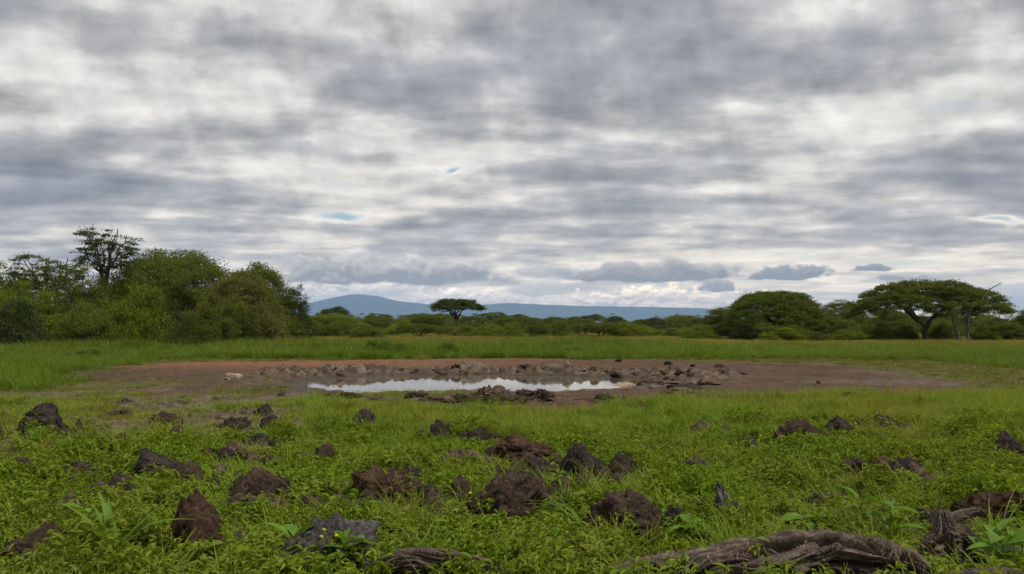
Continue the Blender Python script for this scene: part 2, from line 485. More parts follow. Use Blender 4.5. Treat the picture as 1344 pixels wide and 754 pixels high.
def terrain(x, y):
    x = np.asarray(x, float); y = np.asarray(y, float)
    near = 1 - sstep(60, 120, np.hypot(x, y))
    h = 0.05 * fbm(x * 0.16, y * 0.16, None, 3, 3) * near
    fg = 1 - sstep(17, 21, y)
    h = h + 0.10 * fbm(x * 1.05, y * 1.05, None, 4, 5) * fg * (0.3 + 0.7 * sstep(5.2, 7.5, y))
    w = worn_mask(x, y)
    h = h + 0.05 * fbm(x * 2.6, y * 2.6, None, 3, 8) * w * fg
    e = basin_e(x, y)
    left = sstep(1, 6, BCX - x) * sstep(3, -2, y - BCY)
    outer = 1.42 + 0.5 * left
    bowl = np.where(e < 1, -0.20 - 0.30 * (1 - e), -0.20 * (1 - sstep(0.93, outer, e)))
    lumps = fbm(x * 1.5, y * 1.5, None, 4, 11)
    lumps2 = np.abs(fbm(x * 3.4, y * 3.4, None, 3, 13))
    near_bank = sstep(0, -3, y - BCY)
    bank = np.exp(-((e - 1.22) / 0.17) ** 2) * (1 - 0.85 * left) * (1 - 0.75 * near_bank)
    h = h + bowl + bank * (0.21 * lumps + 0.22 * lumps2)
    h = h + (0.03 * fbm(x * 1.1, y * 1.1, None, 3, 15) + 0.022 * fbm(x * 3.6, y * 3.6, None, 2, 19)) * bare_mask(x, y)
    return h

def graded(lo, hi, step, far, grow=1.22):
    a = list(np.arange(lo, hi + 1e-6, step))
    s = step
    while a[-1] < far:
        s *= grow
        a.append(a[-1] + s)
    return a
gx_pos = graded(0, 11, 0.09, 29000, 1.14)
gx_neg = graded(0, 15, 0.09, 29000, 1.14)
gx = np.array([-v for v in gx_neg[:0:-1]] + gx_pos)
gy = graded(4, 37, 0.075, 29000, 1.12)
gyb = graded(0, 4, 0.5, 22000, 1.5)
gy = np.array([4 - v for v in gyb[:0:-1]] + gy)
GX, GY = np.meshgrid(gx, gy)
GZ = terrain(GX, GY)
BM, WM = bare_mask(GX, GY), worn_mask(GX, GY)
EM = basin_e(GX, GY)
nx_, ny_ = len(gx), len(gy)
ii = np.arange(ny_ - 1)[:, None] * nx_ + np.arange(nx_ - 1)[None, :]
GF = np.stack([ii, ii + 1, ii + nx_ + 1, ii + nx_], -1).reshape(-1, 4)
wet = np.exp(-((GZ - WATER_Z) / 0.06) ** 2) * (EM < 1.6)

gm, T = new_mat('ground_soil')
tcn = T.node('ShaderNodeTexCoord')
pos = tcn.outputs['Object']
at = {}
for nme in ('bare', 'worn', 'wet', 'bank'):
    a = T.node('ShaderNodeAttribute'); a.attribute_name = nme
    at[nme] = a.outputs['Fac']
n_a = T.noise(pos, 0.35, 5, 0.55)
n_b = T.noise(pos, 3.0, 6, 0.6)
n_c = T.noise(pos, 18.0, 5, 0.65)
sepq = T.sep(pos)
green = T.mix(T.smooth(sepq[1], 17.0, 24.0), T.mix(n_b, (0.030, 0.027, 0.015), (0.050, 0.043, 0.024)), T.mix(n_b, (0.060, 0.085, 0.016), (0.085, 0.085, 0.022)))
far_green = T.mix(T.smooth(n_a, 0.4, 0.6), (0.075, 0.11, 0.018), (0.12, 0.12, 0.022))
brown = T.mix(T.smooth(n_b, 0.38, 0.62), (0.060, 0.044, 0.033), (0.115, 0.082, 0.058))
sepp = T.sep(pos)
redw = T.m('MULTIPLY', T.smooth(sepp[0], 9.0, -11.0), T.smooth(sepp[1], 28.0, 37.0))
red = T.mix(T.smooth(n_a, 0.35, 0.65), (0.185, 0.078, 0.036), (0.145, 0.070, 0.038))
umber = T.mix(T.smooth(n_a, 0.35, 0.65), (0.058, 0.036, 0.022), (0.076, 0.044, 0.025))
n_d = T.noise(pos, 1.1, 6, 0.62)
umber = T.mix(T.m('MULTIPLY', T.smooth(n_d, 0.46, 0.68), 0.8), umber, (0.038, 0.025, 0.016))
red = T.mix(T.m('MULTIPLY', T.smooth(n_d, 0.5, 0.7), 0.6), red, (0.105, 0.058, 0.034))
earth = T.mix(T.m('MULTIPLY_ADD', redw, 0.9, T.m('MULTIPLY', T.smooth(n_a, 0.45, 0.7), 0.22)), umber, red)
bankc = T.mix(T.smooth(n_b, 0.40, 0.66), (0.045, 0.033, 0.026), (0.15, 0.112, 0.08))
soil = T.mix(at['bare'], green, earth)
soil = T.mix(at['bank'], soil, bankc)
wornf = T.m('MULTIPLY', at['worn'], T.smooth(n_b, 0.30, 0.52))
soil = T.mix(wornf, soil, brown)
vv = T.m('MULTIPLY_ADD', T.smooth(n_c, 0.3, 0.7), 0.85, 0.58)
soil = T.mix(1.0, soil, T.comb(vv, vv, vv), 'MULTIPLY')
soil = T.mix(T.m('MULTIPLY', at['wet'], 0.8), soil, (0.026, 0.019, 0.014))
p = T.node('ShaderNodeBsdfPrincipled')
T.put(p.inputs['Base Color'], soil)
T.put(p.inputs['Roughness'], T.m('MULTIPLY_ADD', at['wet'], -0.45, 0.95))
p.inputs['Specular IOR Level'].default_value = 0.2
b = T.node('ShaderNodeBump'); b.inputs['Strength'].default_value = 0.7; b.inputs['Distance'].default_value = 0.05
T.put(b.inputs['Height'], T.m('ADD', n_b, T.m('MULTIPLY', n_c, 0.5)))
T.t.links.new(b.outputs[0], p.inputs['Normal'])
out_surface(T, p.outputs[0])
bankattr = np.exp(-((EM - 1.22) / 0.20) ** 2) * (1 - 0.85 * sstep(0, 7, BCX - GX) * sstep(3, -3, GY - BCY))
ground = link('ground', mesh_np('ground', np.stack([GX, GY, GZ], -1).reshape(-1, 3), GF, gm, True,
              {'bare': BM, 'worn': WM, 'wet': wet, 'bank': bankattr}))
tag(ground, 'open ground of red brown soil and green growth around the waterhole', 'ground', kind='structure')

# water ---------------------------------------------------------------------------------
wm, T = new_mat('muddy_water')
tcn = T.node('ShaderNodeTexCoord')
p = T.node('ShaderNodeBsdfPrincipled')
p.inputs['Base Color'].default_value = (0.085, 0.075, 0.05, 1)
p.inputs['Roughness'].default_value = 0.03
p.inputs['IOR'].default_value = 1.33
p.inputs['Specular IOR Level'].default_value = 0.65
b = T.node('ShaderNodeBump'); b.inputs['Strength'].default_value = 0.10; b.inputs['Distance'].default_value = 0.02
T.put(b.inputs['Height'], T.noise(tcn.outputs['Object'], 2.2, 4, 0.5))
T.t.links.new(b.outputs[0], p.inputs['Normal'])
out_surface(T, p.outputs[0])
th = np.linspace(0, 2 * np.pi, 72, endpoint=False)
WV = [[BCX, BCY, WATER_Z]]
for k in (0.35, 0.7, 1.0):
    for t_ in th:
        WV.append([BCX + BA * 1.3 * k * math.cos(t_), BCY + BB * 1.3 * k * math.sin(t_), WATER_Z])
me = bpy.data.meshes.new('water')
fc = [(0, 1 + i, 1 + (i + 1) % 72) for i in range(72)]
for r_ in range(2):
    for i in range(72):
        a_, b_ = 1 + r_ * 72 + i, 1 + r_ * 72 + (i + 1) % 72
        fc.append((a_, a_ + 72, b_ + 72, b_))
me.from_pydata(WV, [], fc)
me.materials.append(wm)
water = link('water', me)
tag(water, 'still muddy water in the waterhole mirroring the white clouds', 'water', kind='structure')

# mountains -----------------------------------------------------------------------------
MD = 25000.0
prof = [(-900, 425), (-300, 424), (150, 418), (300, 407), (400, 400), (440, 391), (467, 386), (495, 389), (525, 396), (570, 400),
        (640, 400), (672, 398), (710, 400), (770, 402), (850, 403), (920, 405), (980, 411), (1080, 416), (1300, 421), (1900, 425)]
mx = np.linspace(-900, 1900, 260)
mh = np.interp(mx, [q[0] for q in prof], [(425 - q[1]) / FPX * MD for q in prof])
depth = np.linspace(-5500, 6500, 40)
MX, MDp = np.meshgrid((mx - 672) / FPX * MD, depth)
crest = np.where(MDp < 0, sstep(-5500, 0, MDp), 1 - sstep(0, 6500, MDp))
MH = np.maximum(mh[None, :], 0) * crest
MH = MH * (1 + 0.10 * fbm(MX / 900, MDp / 900, None, 4, 61) * np.abs(MDp) / 2500) + 8 * fbm(MX / 350, MDp / 350, None, 3, 63) * crest - 3
mmat = rock_mat('mountain_forest', (0.040, 0.055, 0.040), (0.055, 0.068, 0.050), (0.05, 0.06, 0.05), 0.002, 0.0)
i2 = np.arange(39)[:, None] * 260 + np.arange(259)[None, :]
MFc = np.stack([i2, i2 + 1, i2 + 261, i2 + 260], -1).reshape(-1, 4)
mountains = link('mountains', mesh_np('mountains', np.stack([MX, MDp + MD, MH], -1).reshape(-1, 3), MFc, mmat, True))
tag(mountains, 'long blue mountain range far beyond the plain under low cloud', 'mountain', kind='structure')

# air -----------------------------------------------------------------------------------
hm, T = new_mat('haze_air')
pv = T.node('ShaderNodeVolumePrincipled')
pv.inputs['Color'].default_value = (0.38, 0.60, 1.0, 1)
pv.inputs['Density'].default_value = 3.7e-5
pv.inputs['Anisotropy'].default_value = 0.0
ho = T.node('ShaderNodeOutputMaterial')
T.t.links.new(pv.outputs[0], ho.inputs['Volume'])
bm = bmesh.new()
bmesh.ops.create_cube(bm, size=1.0)
zlo, zhi = float(GZ.min()) - 1.2, float(MH.max()) + 40
ex = float(max(abs(gx[0]), gx[-1], abs(gy[0]), gy[-1])) + 500
for v in bm.verts:
    v.co = (v.co.x * 2 * ex, v.co.y * 2 * ex, zlo if v.co.z < 0 else zhi)
me = bpy.data.meshes.new('haze'); bm.to_mesh(me); bm.free()
me.materials.append(hm)
haze = link('haze', me)
tag(haze, 'pale blue air between the plain and the far mountains', 'haze', kind='stuff')

# ================================================================== trees and bushes
def leaf_quads(C, size, flat=0.0, aspect=0.5, rg=rng):
    """a rhombic leaf spray at every point of C"""
    n = len(C)
    d = rg.normal(size=(n, 3)); d[:, 2] *= (1 - flat)
    d /= np.linalg.norm(d, axis=1)[:, None] + 1e-9
    r = rg.normal(size=(n, 3))
    s = np.cross(d, r); s /= np.linalg.norm(s, axis=1)[:, None] + 1e-9
    L = size * rg.uniform(0.6, 1.35, n)[:, None]
    wv = s * L * aspect
    V = np.stack([C - d * L * 0.5, C + wv * 0.5, C + d * L * 0.5, C - wv * 0.5], 1).reshape(-1, 3)
    return V, np.arange(4 * n).reshape(-1, 4)

def bez(a, b, sag, n=5, wob=0.05, rg=rng):
    a, b = np.asarray(a, float), np.asarray(b, float)
    t = np.linspace(0, 1, n)[:, None]
    mid = (a + b) / 2 + np.asarray(sag)
    pth = (1 - t) ** 2 * a + 2 * t * (1 - t) * mid + t ** 2 * b
    L = np.linalg.norm(b - a)
    j = rg.normal(size=(n, 3)) * wob * L
    j[0] = 0; j[-1] = 0
    return pth + j

SPAN = {}
def make_tree(seed, W, D, H, low, kind, nclus, nleaf, leaf, trunk_r, fork=None, forks=4, lean=(0, 0), thick=1.2, pw=2.3):
    """returns (trunk mesh, crown mesh); origin at the foot of the trunk"""
    rg = np.random.default_rng(seed)
    g = Geo()
    C = []
    th = rg.uniform(0, 2 * np.pi, nclus)
    if kind == 'umbrella':
        r = np.sqrt(rg.uniform(0, 1, nclus))
        edge = 1 + 0.16 * vnoise(np.cos(th) * 1.7 + seed, np.sin(th) * 1.7, None, seed)
        x, y = r * np.cos(th) * W / 2 * edge, r * np.sin(th) * D / 2 * edge
        top = H - (H - low - thick * 0.2) * (r ** pw) + 0.22 * vnoise(x * 0.6, y * 0.6, None, seed + 3)
        z = top - rg.uniform(0, 1, nclus) ** 1.6 * thick * (1 - 0.55 * r)
        crx, crz = 0.62, 0.20
    elif kind == 'bush':
        ph = np.arcsin(rg.uniform(-0.12, 1, nclus))
        dx, dy, dz = np.cos(ph) * np.cos(th), np.cos(ph) * np.sin(th), np.sin(ph)
        lob = 1 + 0.30 * vnoise(dx * 2.1 + seed, dy * 2.1, dz * 2.1, seed) + 0.14 * vnoise(dx * 5 + seed, dy * 5, dz * 5, seed + 5)
        rr = rg.uniform(0.45, 1, nclus) ** 0.6 * lob
        x, y = dx * rr * W / 2, dy * rr * D / 2
        z = low + dz * rr * (H - low) * 0.93 + 0.1
        crx, crz = 0.42, 0.26
    elif kind == 'spread':      # low flat-topped shrub, several shelves
        r = np.sqrt(rg.uniform(0, 1, nclus))
        x, y = r * np.cos(th) * W / 2, r * np.sin(th) * D / 2
        sh = rg.integers(0, 3, nclus)
        z = low + (H - low) * (0.98 - 0.28 * sh) * (1 - 0.35 * r ** 2) + 0.18 * vnoise(x, y, None, seed)
        crx, crz = 0.5, 0.16
    else:                       # 'thorn': open feathery crown on rising branches
        r = np.sqrt(rg.uniform(0, 1, nclus))
        x, y = r * np.cos(th) * W / 2, r * np.sin(th) * D / 2
        z = low + (H - low) * (0.30 + 0.70 * rg.uniform(0, 1, nclus)) * (0.75 + 0.25 * vnoise(x * 0.8, y * 0.8, None, seed))
        crx, crz = 0.34, 0.10
    C = np.stack([x + lean[0], y + lean[1], z], 1)
    # wood
    fork = fork if fork is not None else low * 0.35
    limbs = []
    nt = 6
    base = np.zeros(3)
    if kind in ('bush', 'spread'):
        starts = [(np.array([rg.normal() * 0.15, rg.normal() * 0.15, -0.1]), trunk_r) for _ in range(forks)]
    else:
        fp = np.array([lean[0] * 0.25, lean[1] * 0.25, fork])
        tr = bez(base - np.array([0, 0, 0.15]), fp, (0.06, 0.05, 0), nt, 0.015, rg)
        g.tube(tr, np.linspace(trunk_r * 1.25, trunk_r, nt), 9)
        starts = [(fp, trunk_r * 0.78) for _ in range(forks)]
    nodes, nrad = [], []
    for k, (s, r0) in enumerate(starts):
        a = 2 * np.pi * (k + rg.uniform(-0.25, 0.25)) / len(starts) + 0.2
        q = rg.uniform(0.5, 0.68)
        tgt = np.array([lean[0] + math.cos(a) * W / 2 * q, lean[1] + math.sin(a) * D / 2 * q, 0])
        tgt[2] = low + (H - low) * (0.42 if kind != 'thorn' else rg.uniform(0.6, 0.95))
        sag = np.array([-math.cos(a) * 0.10 * W, -math.sin(a) * 0.10 * D, (tgt[2] - s[2]) * 0.10])
        pth = bez(s, tgt, sag, 10, 0.018, rg)
        rad = np.linspace(r0, r0 * 0.28, 10)
        g.tube(pth, rad, 7)
        nodes.append(pth[3:]); nrad.append(rad[3:])
        for _ in range(3):      # secondary limbs
            i = rg.integers(3, 8)
            a2 = a + rg.uniform(-1.0, 1.0)
            q2 = rg.uniform(0.55, 0.9)
            t2 = np.array([lean[0] + math.cos(a2) * W / 2 * q2, lean[1] + math.sin(a2) * D / 2 * q2, low + (H - low) * rg.uniform(0.35, 0.75)])
            p2 = bez(pth[i], t2, (0, 0, 0.15), 8, 0.03, rg)
            rd = np.linspace(rad[i] * 0.7, rad[i] * 0.2, 8)
            g.tube(p2, rd, 5)
            nodes.append(p2[2:]); nrad.append(rd[2:])
    NN, NR = np.concatenate(nodes), np.concatenate(nrad)
    for c in C:
        dd = np.linalg.norm(NN - c, axis=1) + 0.6 * np.maximum(NN[:, 2] - c[2], 0)
        i = int(np.argmin(dd))
        if dd[i] < 0.12: continue
        pth = bez(NN[i], c + np.array([0, 0, 0.08]), (0, 0, -0.04), 4, 0.05, rg)
        g.tube(pth, np.linspace(min(NR[i] * 0.55, 0.035), 0.008, 4), 4)
    if kind in ('thorn', 'bush'):       # bare spiky shoots standing out of the crown
        for c in C[C[:, 2] > low + (H - low) * 0.66][:: (2 if kind == 'thorn' else 4)]:
            tip = c + np.array([rg.normal() * 0.35, rg.normal() * 0.35, rg.uniform(0.15, 0.6)])
            g.tube(bez(c, tip, (0.05, 0, 0.05), 4, 0.04, rg), np.linspace(0.018, 0.005, 4), 4)
    tm = g.mesh('trunk', M['bark'])
    # foliage
    k = rg.uniform(0.55, 1.25, len(C))
    pts = np.repeat(C, nleaf, 0)
    ks = np.repeat(k, nleaf)[:, None]
    off = rg.normal(size=pts.shape) * np.array([crx, crx, crz]) * 0.55 * ks
    off[:, 2] -= 0.10 * (off[:, 0] ** 2 + off[:, 1] ** 2)
    V, F = leaf_quads(pts + off, leaf, 0.45 if kind != 'bush' else 0.1, 0.5, rg)
    cm = mesh_np('crown', V, F, None, False)
    SPAN[cm.name] = (float(np.percentile(np.abs(V[:, 0]), 98.5) * 2), float(np.percentile(V[:, 2], 99.3)))
    return tm, cm

def place_tree(name, meshes, loc, mat, label, cat, group=None, rot=0.0, sc=(1, 1, 1)):
    t = link(name, None, None, loc, rot)
    t.scale = sc
    tag(t, label, cat, group)
    a = link('trunk', meshes[0], t)
    c = link('crown', meshes[1], t)
    if not meshes[1].materials:
        meshes[1].materials.append(M['tree_green'])
    c.material_slots[0].link = 'OBJECT'
    c.material_slots[0].material = M[mat]
    return t

def at_dist(px, d):
    return (px - 672) / FPX * d

def gz(x, y):
    return float(terrain(np.array([x]), np.array([y]))[0])

# --- the two umbrella acacias on the right
d = 79.0
um_a = make_tree(101, 16.6, 11.5, 6.1, 2.9, 'umbrella', 620, 130, 0.17, 0.25, fork=1.05, forks=4, lean=(0.6, 0.5), thick=2.1, pw=2.8)
place_tree('umbrella_acacia', um_a, (at_dist(1212, d), d, 0), 'tree_green', 'broad umbrella acacia with forked dark trunk standing beside the bare dead tree', 'tree', rot=0.15, sc=(0.87, 0.87, 0.885))
d = 86.0
um_b = make_tree(102, 19.5, 11.0, 5.2, 2.3, 'umbrella', 620, 130, 0.17, 0.24, fork=1.1, forks=6, lean=(-0.2, 0.4), thick=1.9, pw=3.6)
place_tree('umbrella_acacia', um_b, (at_dist(1022, d), d, 0), 'tree_green', 'wide domed umbrella acacia rising behind the olive bush', 'tree', rot=1.2, sc=(0.87, 0.87, 0.885))
# --- the lone acacia in the gap under the mountain
d = 140.0
um_c = make_tree(103, 11.6, 7.0, 5.4, 3.95, 'umbrella', 200, 100, 0.21, 0.24, fork=1.7, forks=5, lean=(0.2, 0), thick=1.0)
place_tree('umbrella_acacia', um_c, (at_dist(599, d), d, 0), 'tree_dark', 'small dark flat topped acacia standing alone against the blue mountain', 'tree', rot=2.0, sc=(1.15, 1.0, 1.0))
# --- dead tree
def dead_tree():
    g = Geo()
    rg = np.random.default_rng(5)
    def br(a, b, r0, r1, n=7, sag=(0, 0, 0), wob=0.035):
        p_ = bez(a, b, sag, n, wob, rg)
        g.tube(p_, np.linspace(r0, r1, n), 7)
        return p_
    t1 = br((0, 0, -0.1), (-0.55, 0.1, 2.6), 0.17, 0.10, 8, (0.2, 0, 0.1))
    t2 = br((1.1, 0.3, -0.1), (1.3, 0.3, 3.0), 0.19, 0.11, 8, (-0.2, 0, 0))
    br(t1[-1], (-1.4, 0.2, 4.2), 0.09, 0.02, 7, (0.1, 0, 0.2)); br(t1[-2], (0.35, 0.0, 4.0), 0.07, 0.02, 7)
    br(t1[4], (-0.7, -0.3, 3.6), 0.05, 0.012)
    p_ = br(t2[-1], (4.2, 0.1, 5.75), 0.11, 0.035, 10, (-0.1, 0, 0.5), 0.03)
    br(p_[-1], (4.35, 0.1, 5.55), 0.035, 0.015, 4); br(p_[6], (3.2, 0.4, 5.3), 0.04, 0.01)
    p_ = br(t2[-2], (0.35, 0.5, 5.2), 0.08, 0.03, 9, (0.2, 0, 0.3))
    br(p_[-1], (0.9, 0.4, 5.85), 0.03, 0.01); br(p_[-1], (0.0, 0.4, 6.0), 0.03, 0.01); br(p_[5], (1.2, 0.2, 5.1), 0.03, 0.01)
    br(t2[3], (2.4, 0, 3.3), 0.06, 0.015); br(t2[4], (0.6, -0.2, 3.4), 0.05, 0.012)
    return g.mesh('trunk', M['dead_bark'])
d = 76.0
dt = link('dead_tree', None, None, (at_dist(1258, d), d, 0), 0)
dt.scale = (0.87, 0.87, 0.885)
tag(dt, 'leafless grey dead tree with one long crooked branch reaching out', 'tree')
link('trunk', dead_tree(), dt)

# --- bush prototypes
PB = {
    'round': make_tree(201, 5.6, 5.0, 4.4, 0.5, 'bush', 270, 135, 0.115, 0.09, forks=6),
    'round2': make_tree(202, 6.2, 5.2, 4.6, 0.4, 'bush', 280, 135, 0.115, 0.09, forks=6),
    'low': make_tree(203, 4.6, 4.2, 2.3, 0.25, 'bush', 180, 125, 0.11, 0.06, forks=6),
    'shelf': make_tree(204, 6.4, 5.2, 3.2, 0.9, 'spread', 170, 110, 0.14, 0.09, forks=5),
    'flat': make_tree(205, 7.6, 6.0, 4.3, 2.3, 'umbrella', 140, 95, 0.17, 0.15, fork=1.2, forks=4, thick=1.2),
    'feather': make_tree(206, 5.0, 4.0, 6.0, 2.4, 'thorn', 200, 90, 0.10, 0.11, fork=1.6, forks=6),
    'tall': make_tree(207, 4.2, 3.4, 7.6, 4.1, 'thorn', 110, 75, 0.11, 0.12, fork=3.0, forks=6),
    'tangle': make_tree(208, 7.4, 5.6, 5.6, 0.7, 'bush', 380, 140, 0.115, 0.1, forks=7),
    'mound': make_tree(209, 8.0, 6.0, 5.4, 0.5, 'umbrella', 420, 140, 0.115, 0.14, fork=0.6, forks=6, thick=4.2),
}
PW = {k: SPAN[v[1].name][0] for k, v in PB.items()}
PH = {k: SPAN[v[1].name][1] for k, v in PB.items()}

def bush(kind, px, d, wpx, top, mat, label, group=None, rot=0.0, name='bush', cat='bush'):
    """a bush whose crown is about wpx wide and reaches up to row `top` of the photograph when it stands d metres out"""
    Hh = CAM_H + (425 - top) / FPX * d
    Ww = wpx / FPX * d
    sx, sz = Ww / PW[kind], Hh / PH[kind]
    return place_tree(name, PB[kind], (at_dist(px, d), d, -0.03), mat, label, cat, group, rot, (sx, (sx + sz) / 2, sz))

# left thicket, back to front
bush('round2', -5, 66, 120, 352, 'tree_olive', 'rounded olive bush at the outer end of the thicket behind the tall grass', rot=0.3)
bush('feather', 62, 68, 105, 338, 'tree_green', 'feathery open topped thorn tree behind the outer thicket bushes', rot=0.9, name='thorn_tree', cat='tree')
bush('tall', 137, 61, 92, 301, 'tree_dark', 'tall sparse thorn tree with airy crown rising above the thicket', rot=1.4, name='thorn_tree', cat='tree')
bush('mound', 205, 66, 150, 334, 'tree_green', 'large green thorn bush directly behind the tall sparse thorn tree', rot=2.1, name='thorn_bush')
bush('tangle', 262, 60, 185, 337, 'tree_olive', 'biggest olive thorn bush of the thicket with spiky top shoots', rot=4.1, name='thorn_bush')
bush('mound', 318, 58, 120, 362, 'tree_brown', 'brownish sloping thorn bush beside the dark shrub', rot=0.6, name='thorn_bush')
bush('round', 379, 62, 52, 378, 'tree_dark', 'small dark shrub standing at the end of the thicket', rot=2.2)
bush('round', 108, 60, 110, 362, 'tree_olive', 'olive bush in front of the feathery thorn tree', rot=3.3)
bush('round2', 40, 57, 120, 375, 'tree_yellow', 'yellowish bush in front of the rounded olive bush', rot=5.1)
bush('low', 182, 55, 95, 380, 'tree_yellow', 'yellow green bush at the foot of the tall sparse thorn tree', rot=1.0)
bush('low', 118, 52, 75, 400, 'tree_olive', 'low olive bush in front of the thicket beside tall grass', rot=2.5)
bush('low', 12, 51, 90, 395, 'tree_dark', 'dark leafy bush low at the outer end of the thicket', rot=0.2)
bush('round', 208, 56.5, 60, 385, 'tree_dark', 'dark leaved shrub standing in for the shade in the hollow of the thicket', rot=0.2)  # shade of the thicket's hollow put into a dark leaf colour
bush('round', 292, 53, 95, 388, 'tree_olive', 'rounded bush in front of the biggest olive thorn bush', rot=4.0)
bush('low', 350, 54, 50, 400, 'tree_brown', 'low brownish bush in front of the small dark shrub', rot=3.0)
bush('low', 250, 50, 60, 412, 'tree_green', 'low green shrub hugging the foot of the thicket', rot=5.0)
bush('mound', 240, 64, 230, 336, 'tree_olive', 'wide domed thorn bush forming the top of the thicket', rot=1.9, name='thorn_bush')
bush('mound', 338, 61, 120, 350, 'tree_olive', 'sloping olive thorn bush between the wide domed bush and the dark shrub', rot=5.2, name='thorn_bush')
bush('round', 160, 63.5, 90, 352, 'tree_olive', 'olive bush around the trunk of the tall sparse thorn tree', rot=4.4)
# right group
bush('mound', 1105, 92.9, 80, 396, 'tree_green', 'green thorn bush filling the gap between the two broad umbrella acacias', rot=0.4, name='thorn_bush')
bush('tangle', 1030, 79.1, 132, 415, 'tree_yellow', 'wide olive bush in front of the domed umbrella acacia', rot=1.1)
bush('mound', 1165, 101.5, 110, 406, 'tree_green', 'tall green thorn bush standing behind the forked acacia trunk', rot=0.9, name='thorn_bush')
bush('mound', 1262, 103.2, 120, 406, 'tree_olive', 'olive thorn bush standing behind the dead tree trunks', rot=3.9, name='thorn_bush')
bush('round2', 1090, 89.4, 70, 408, 'tree_olive', 'olive bush standing under the rim of the domed umbrella acacia', rot=2.9)
bush('mound', 955, 101.5, 90, 404, 'tree_green', 'green thorn bush sloping down from the domed umbrella acacia to the bush line', rot=2.4, name='thorn_bush')
bush('low', 980, 80.8, 60, 428, 'tree_dark', 'dark low bush at the side of the wide olive bush', rot=2.0)
bush('low', 1115, 77.4, 50, 433, 'tree_yellow', 'small yellow green bush between the umbrella acacia trunks', rot=2.8)
bush('low', 1150, 80.0, 55, 431, 'tree_olive', 'small olive bush left of the forked acacia trunk', rot=4.8)
bush('low', 1075, 75.7, 40, 436, 'tree_green', 'small round green bush beside the wide olive bush', rot=3.8)
bush('low', 1185, 83.4, 50, 428, 'tree_green', 'low green bush behind the forked acacia trunk', rot=0.8)
bush('round', 1240, 86.0, 60, 420, 'tree_olive', 'olive bush behind the forked acacia and dead tree', rot=0.8)
bush('tangle', 1318, 82.6, 90, 410, 'tree_olive', 'large olive bush behind the dead tree', rot=1.9)
bush('mound', 1370, 86.0, 100, 404, 'tree_green', 'green thorn bush beyond the large olive bush by the dead tree', rot=2.9, name='thorn_bush')
bush('low', 1290, 79.1, 55, 432, 'tree_yellow', 'low yellowish bush at the foot of the dead tree', rot=1.4)

for k, (px, d, wp, top, lb) in enumerate([
        (745, 43, 60, 455, 'leafy dark green weed patch at the edge of the tall grass behind the water'),
        (1068, 42, 50, 462, 'round green weed patch in the grass before the domed acacia'),
        (505, 44, 80, 446, 'dense green weed patch in the tall grass behind the water'),
        (585, 45, 60, 449, 'leafy green weed patch in the tall grass below the lone dark acacia'),
        (110, 38, 70, 458, 'leafy green weed patch in the grass below the thicket'),
        (420, 44, 60, 450, 'leafy green weed patch in the tall grass next to the small dark shrub')]):
    bush('low', px, d, wp, top, 'tall', lb, rot=k * 1.7, name='weed_patch', cat='weeds')
# far line of bush across the gap: every one a thing, labelled by its look
KINDS = [
    ('low', 'tree_yellow', 'low yellow green bush in the far bush line', 'low yellow green bushes of the far line'),
    ('low', 'tree_olive', 'low olive bush in the far bush line', 'low olive bushes of the far line'),
    ('round', 'tree_green', 'rounded green bush in the far bush line', 'rounded green bushes of the far line'),
    ('shelf', 'tree_green', 'flat shelved green shrub in the far bush line', 'flat green shrubs of the far line'),
    ('flat', 'tree_dark', 'dark flat topped tree in the far bush line', 'dark flat topped trees of the far line'),
    ('tangle', 'tree_olive', 'broad olive thorn bush in the far bush line', 'broad olive bushes of the far line'),
]
line = []
rl = random.Random(23)
px = 395.0
while px < 975:                                   # front row
    k = rl.choice([0, 0, 1, 1, 2, 3])
    line.append((px, rl.uniform(84, 104), rl.uniform(46, 72), rl.uniform(422, 431), k))
    px += rl.uniform(24, 38)
px = 385.0
while px < 1000:                                  # middle row
    k = rl.choice([0, 1, 2, 3, 5, 5, 4])
    line.append((px, rl.uniform(118, 150), rl.uniform(46, 74), rl.uniform(413, 421) + (2 if px > 700 else 0), k))
    px += rl.uniform(22, 36)
px = 380.0
while px < 1010:                                  # back row
    k = rl.choice([2, 3, 4, 4, 5])
    line.append((px, rl.uniform(210, 320), rl.uniform(38, 64), rl.uniform(410, 417) + (3 if px > 700 else 0), k))
    px += rl.uniform(20, 34)
for (px, d, wpx, top, k) in line:
    kd, mt, lb, gp = KINDS[k]
    bush(kd, px, d, wpx, top, mt, lb, gp, rl.uniform(0, 6.28), 'flat_topped_tree' if kd == 'flat' else 'bush', 'tree' if kd == 'flat' else 'bush')
# a few that stand out of the line
bush('flat', 440, 230, 48, 403, 'tree_dark', 'dark domed tree standing above the bush line beside the small dark shrub', rot=0.7, name='flat_topped_tree', cat='tree')
bush('mound', 435, 100, 100, 413, 'tree_yellow', 'bright green thorn mound next to the small dark shrub', rot=3.3, name='thorn_bush')
bush('shelf', 600, 112, 80, 429, 'tree_green', 'flat green shrub under the lone dark acacia', rot=1.3)
bush('flat', 775, 120, 62, 424, 'tree_dark', 'dark flat topped small tree with open shade beneath in the front of the bush line', rot=2.3, name='flat_topped_tree', cat='tree')
bush('flat', 865, 122, 60, 427, 'tree_dark', 'low dark flat topped tree beside the domed acacia end of the bush line', rot=4.3, name='flat_topped_tree', cat='tree')

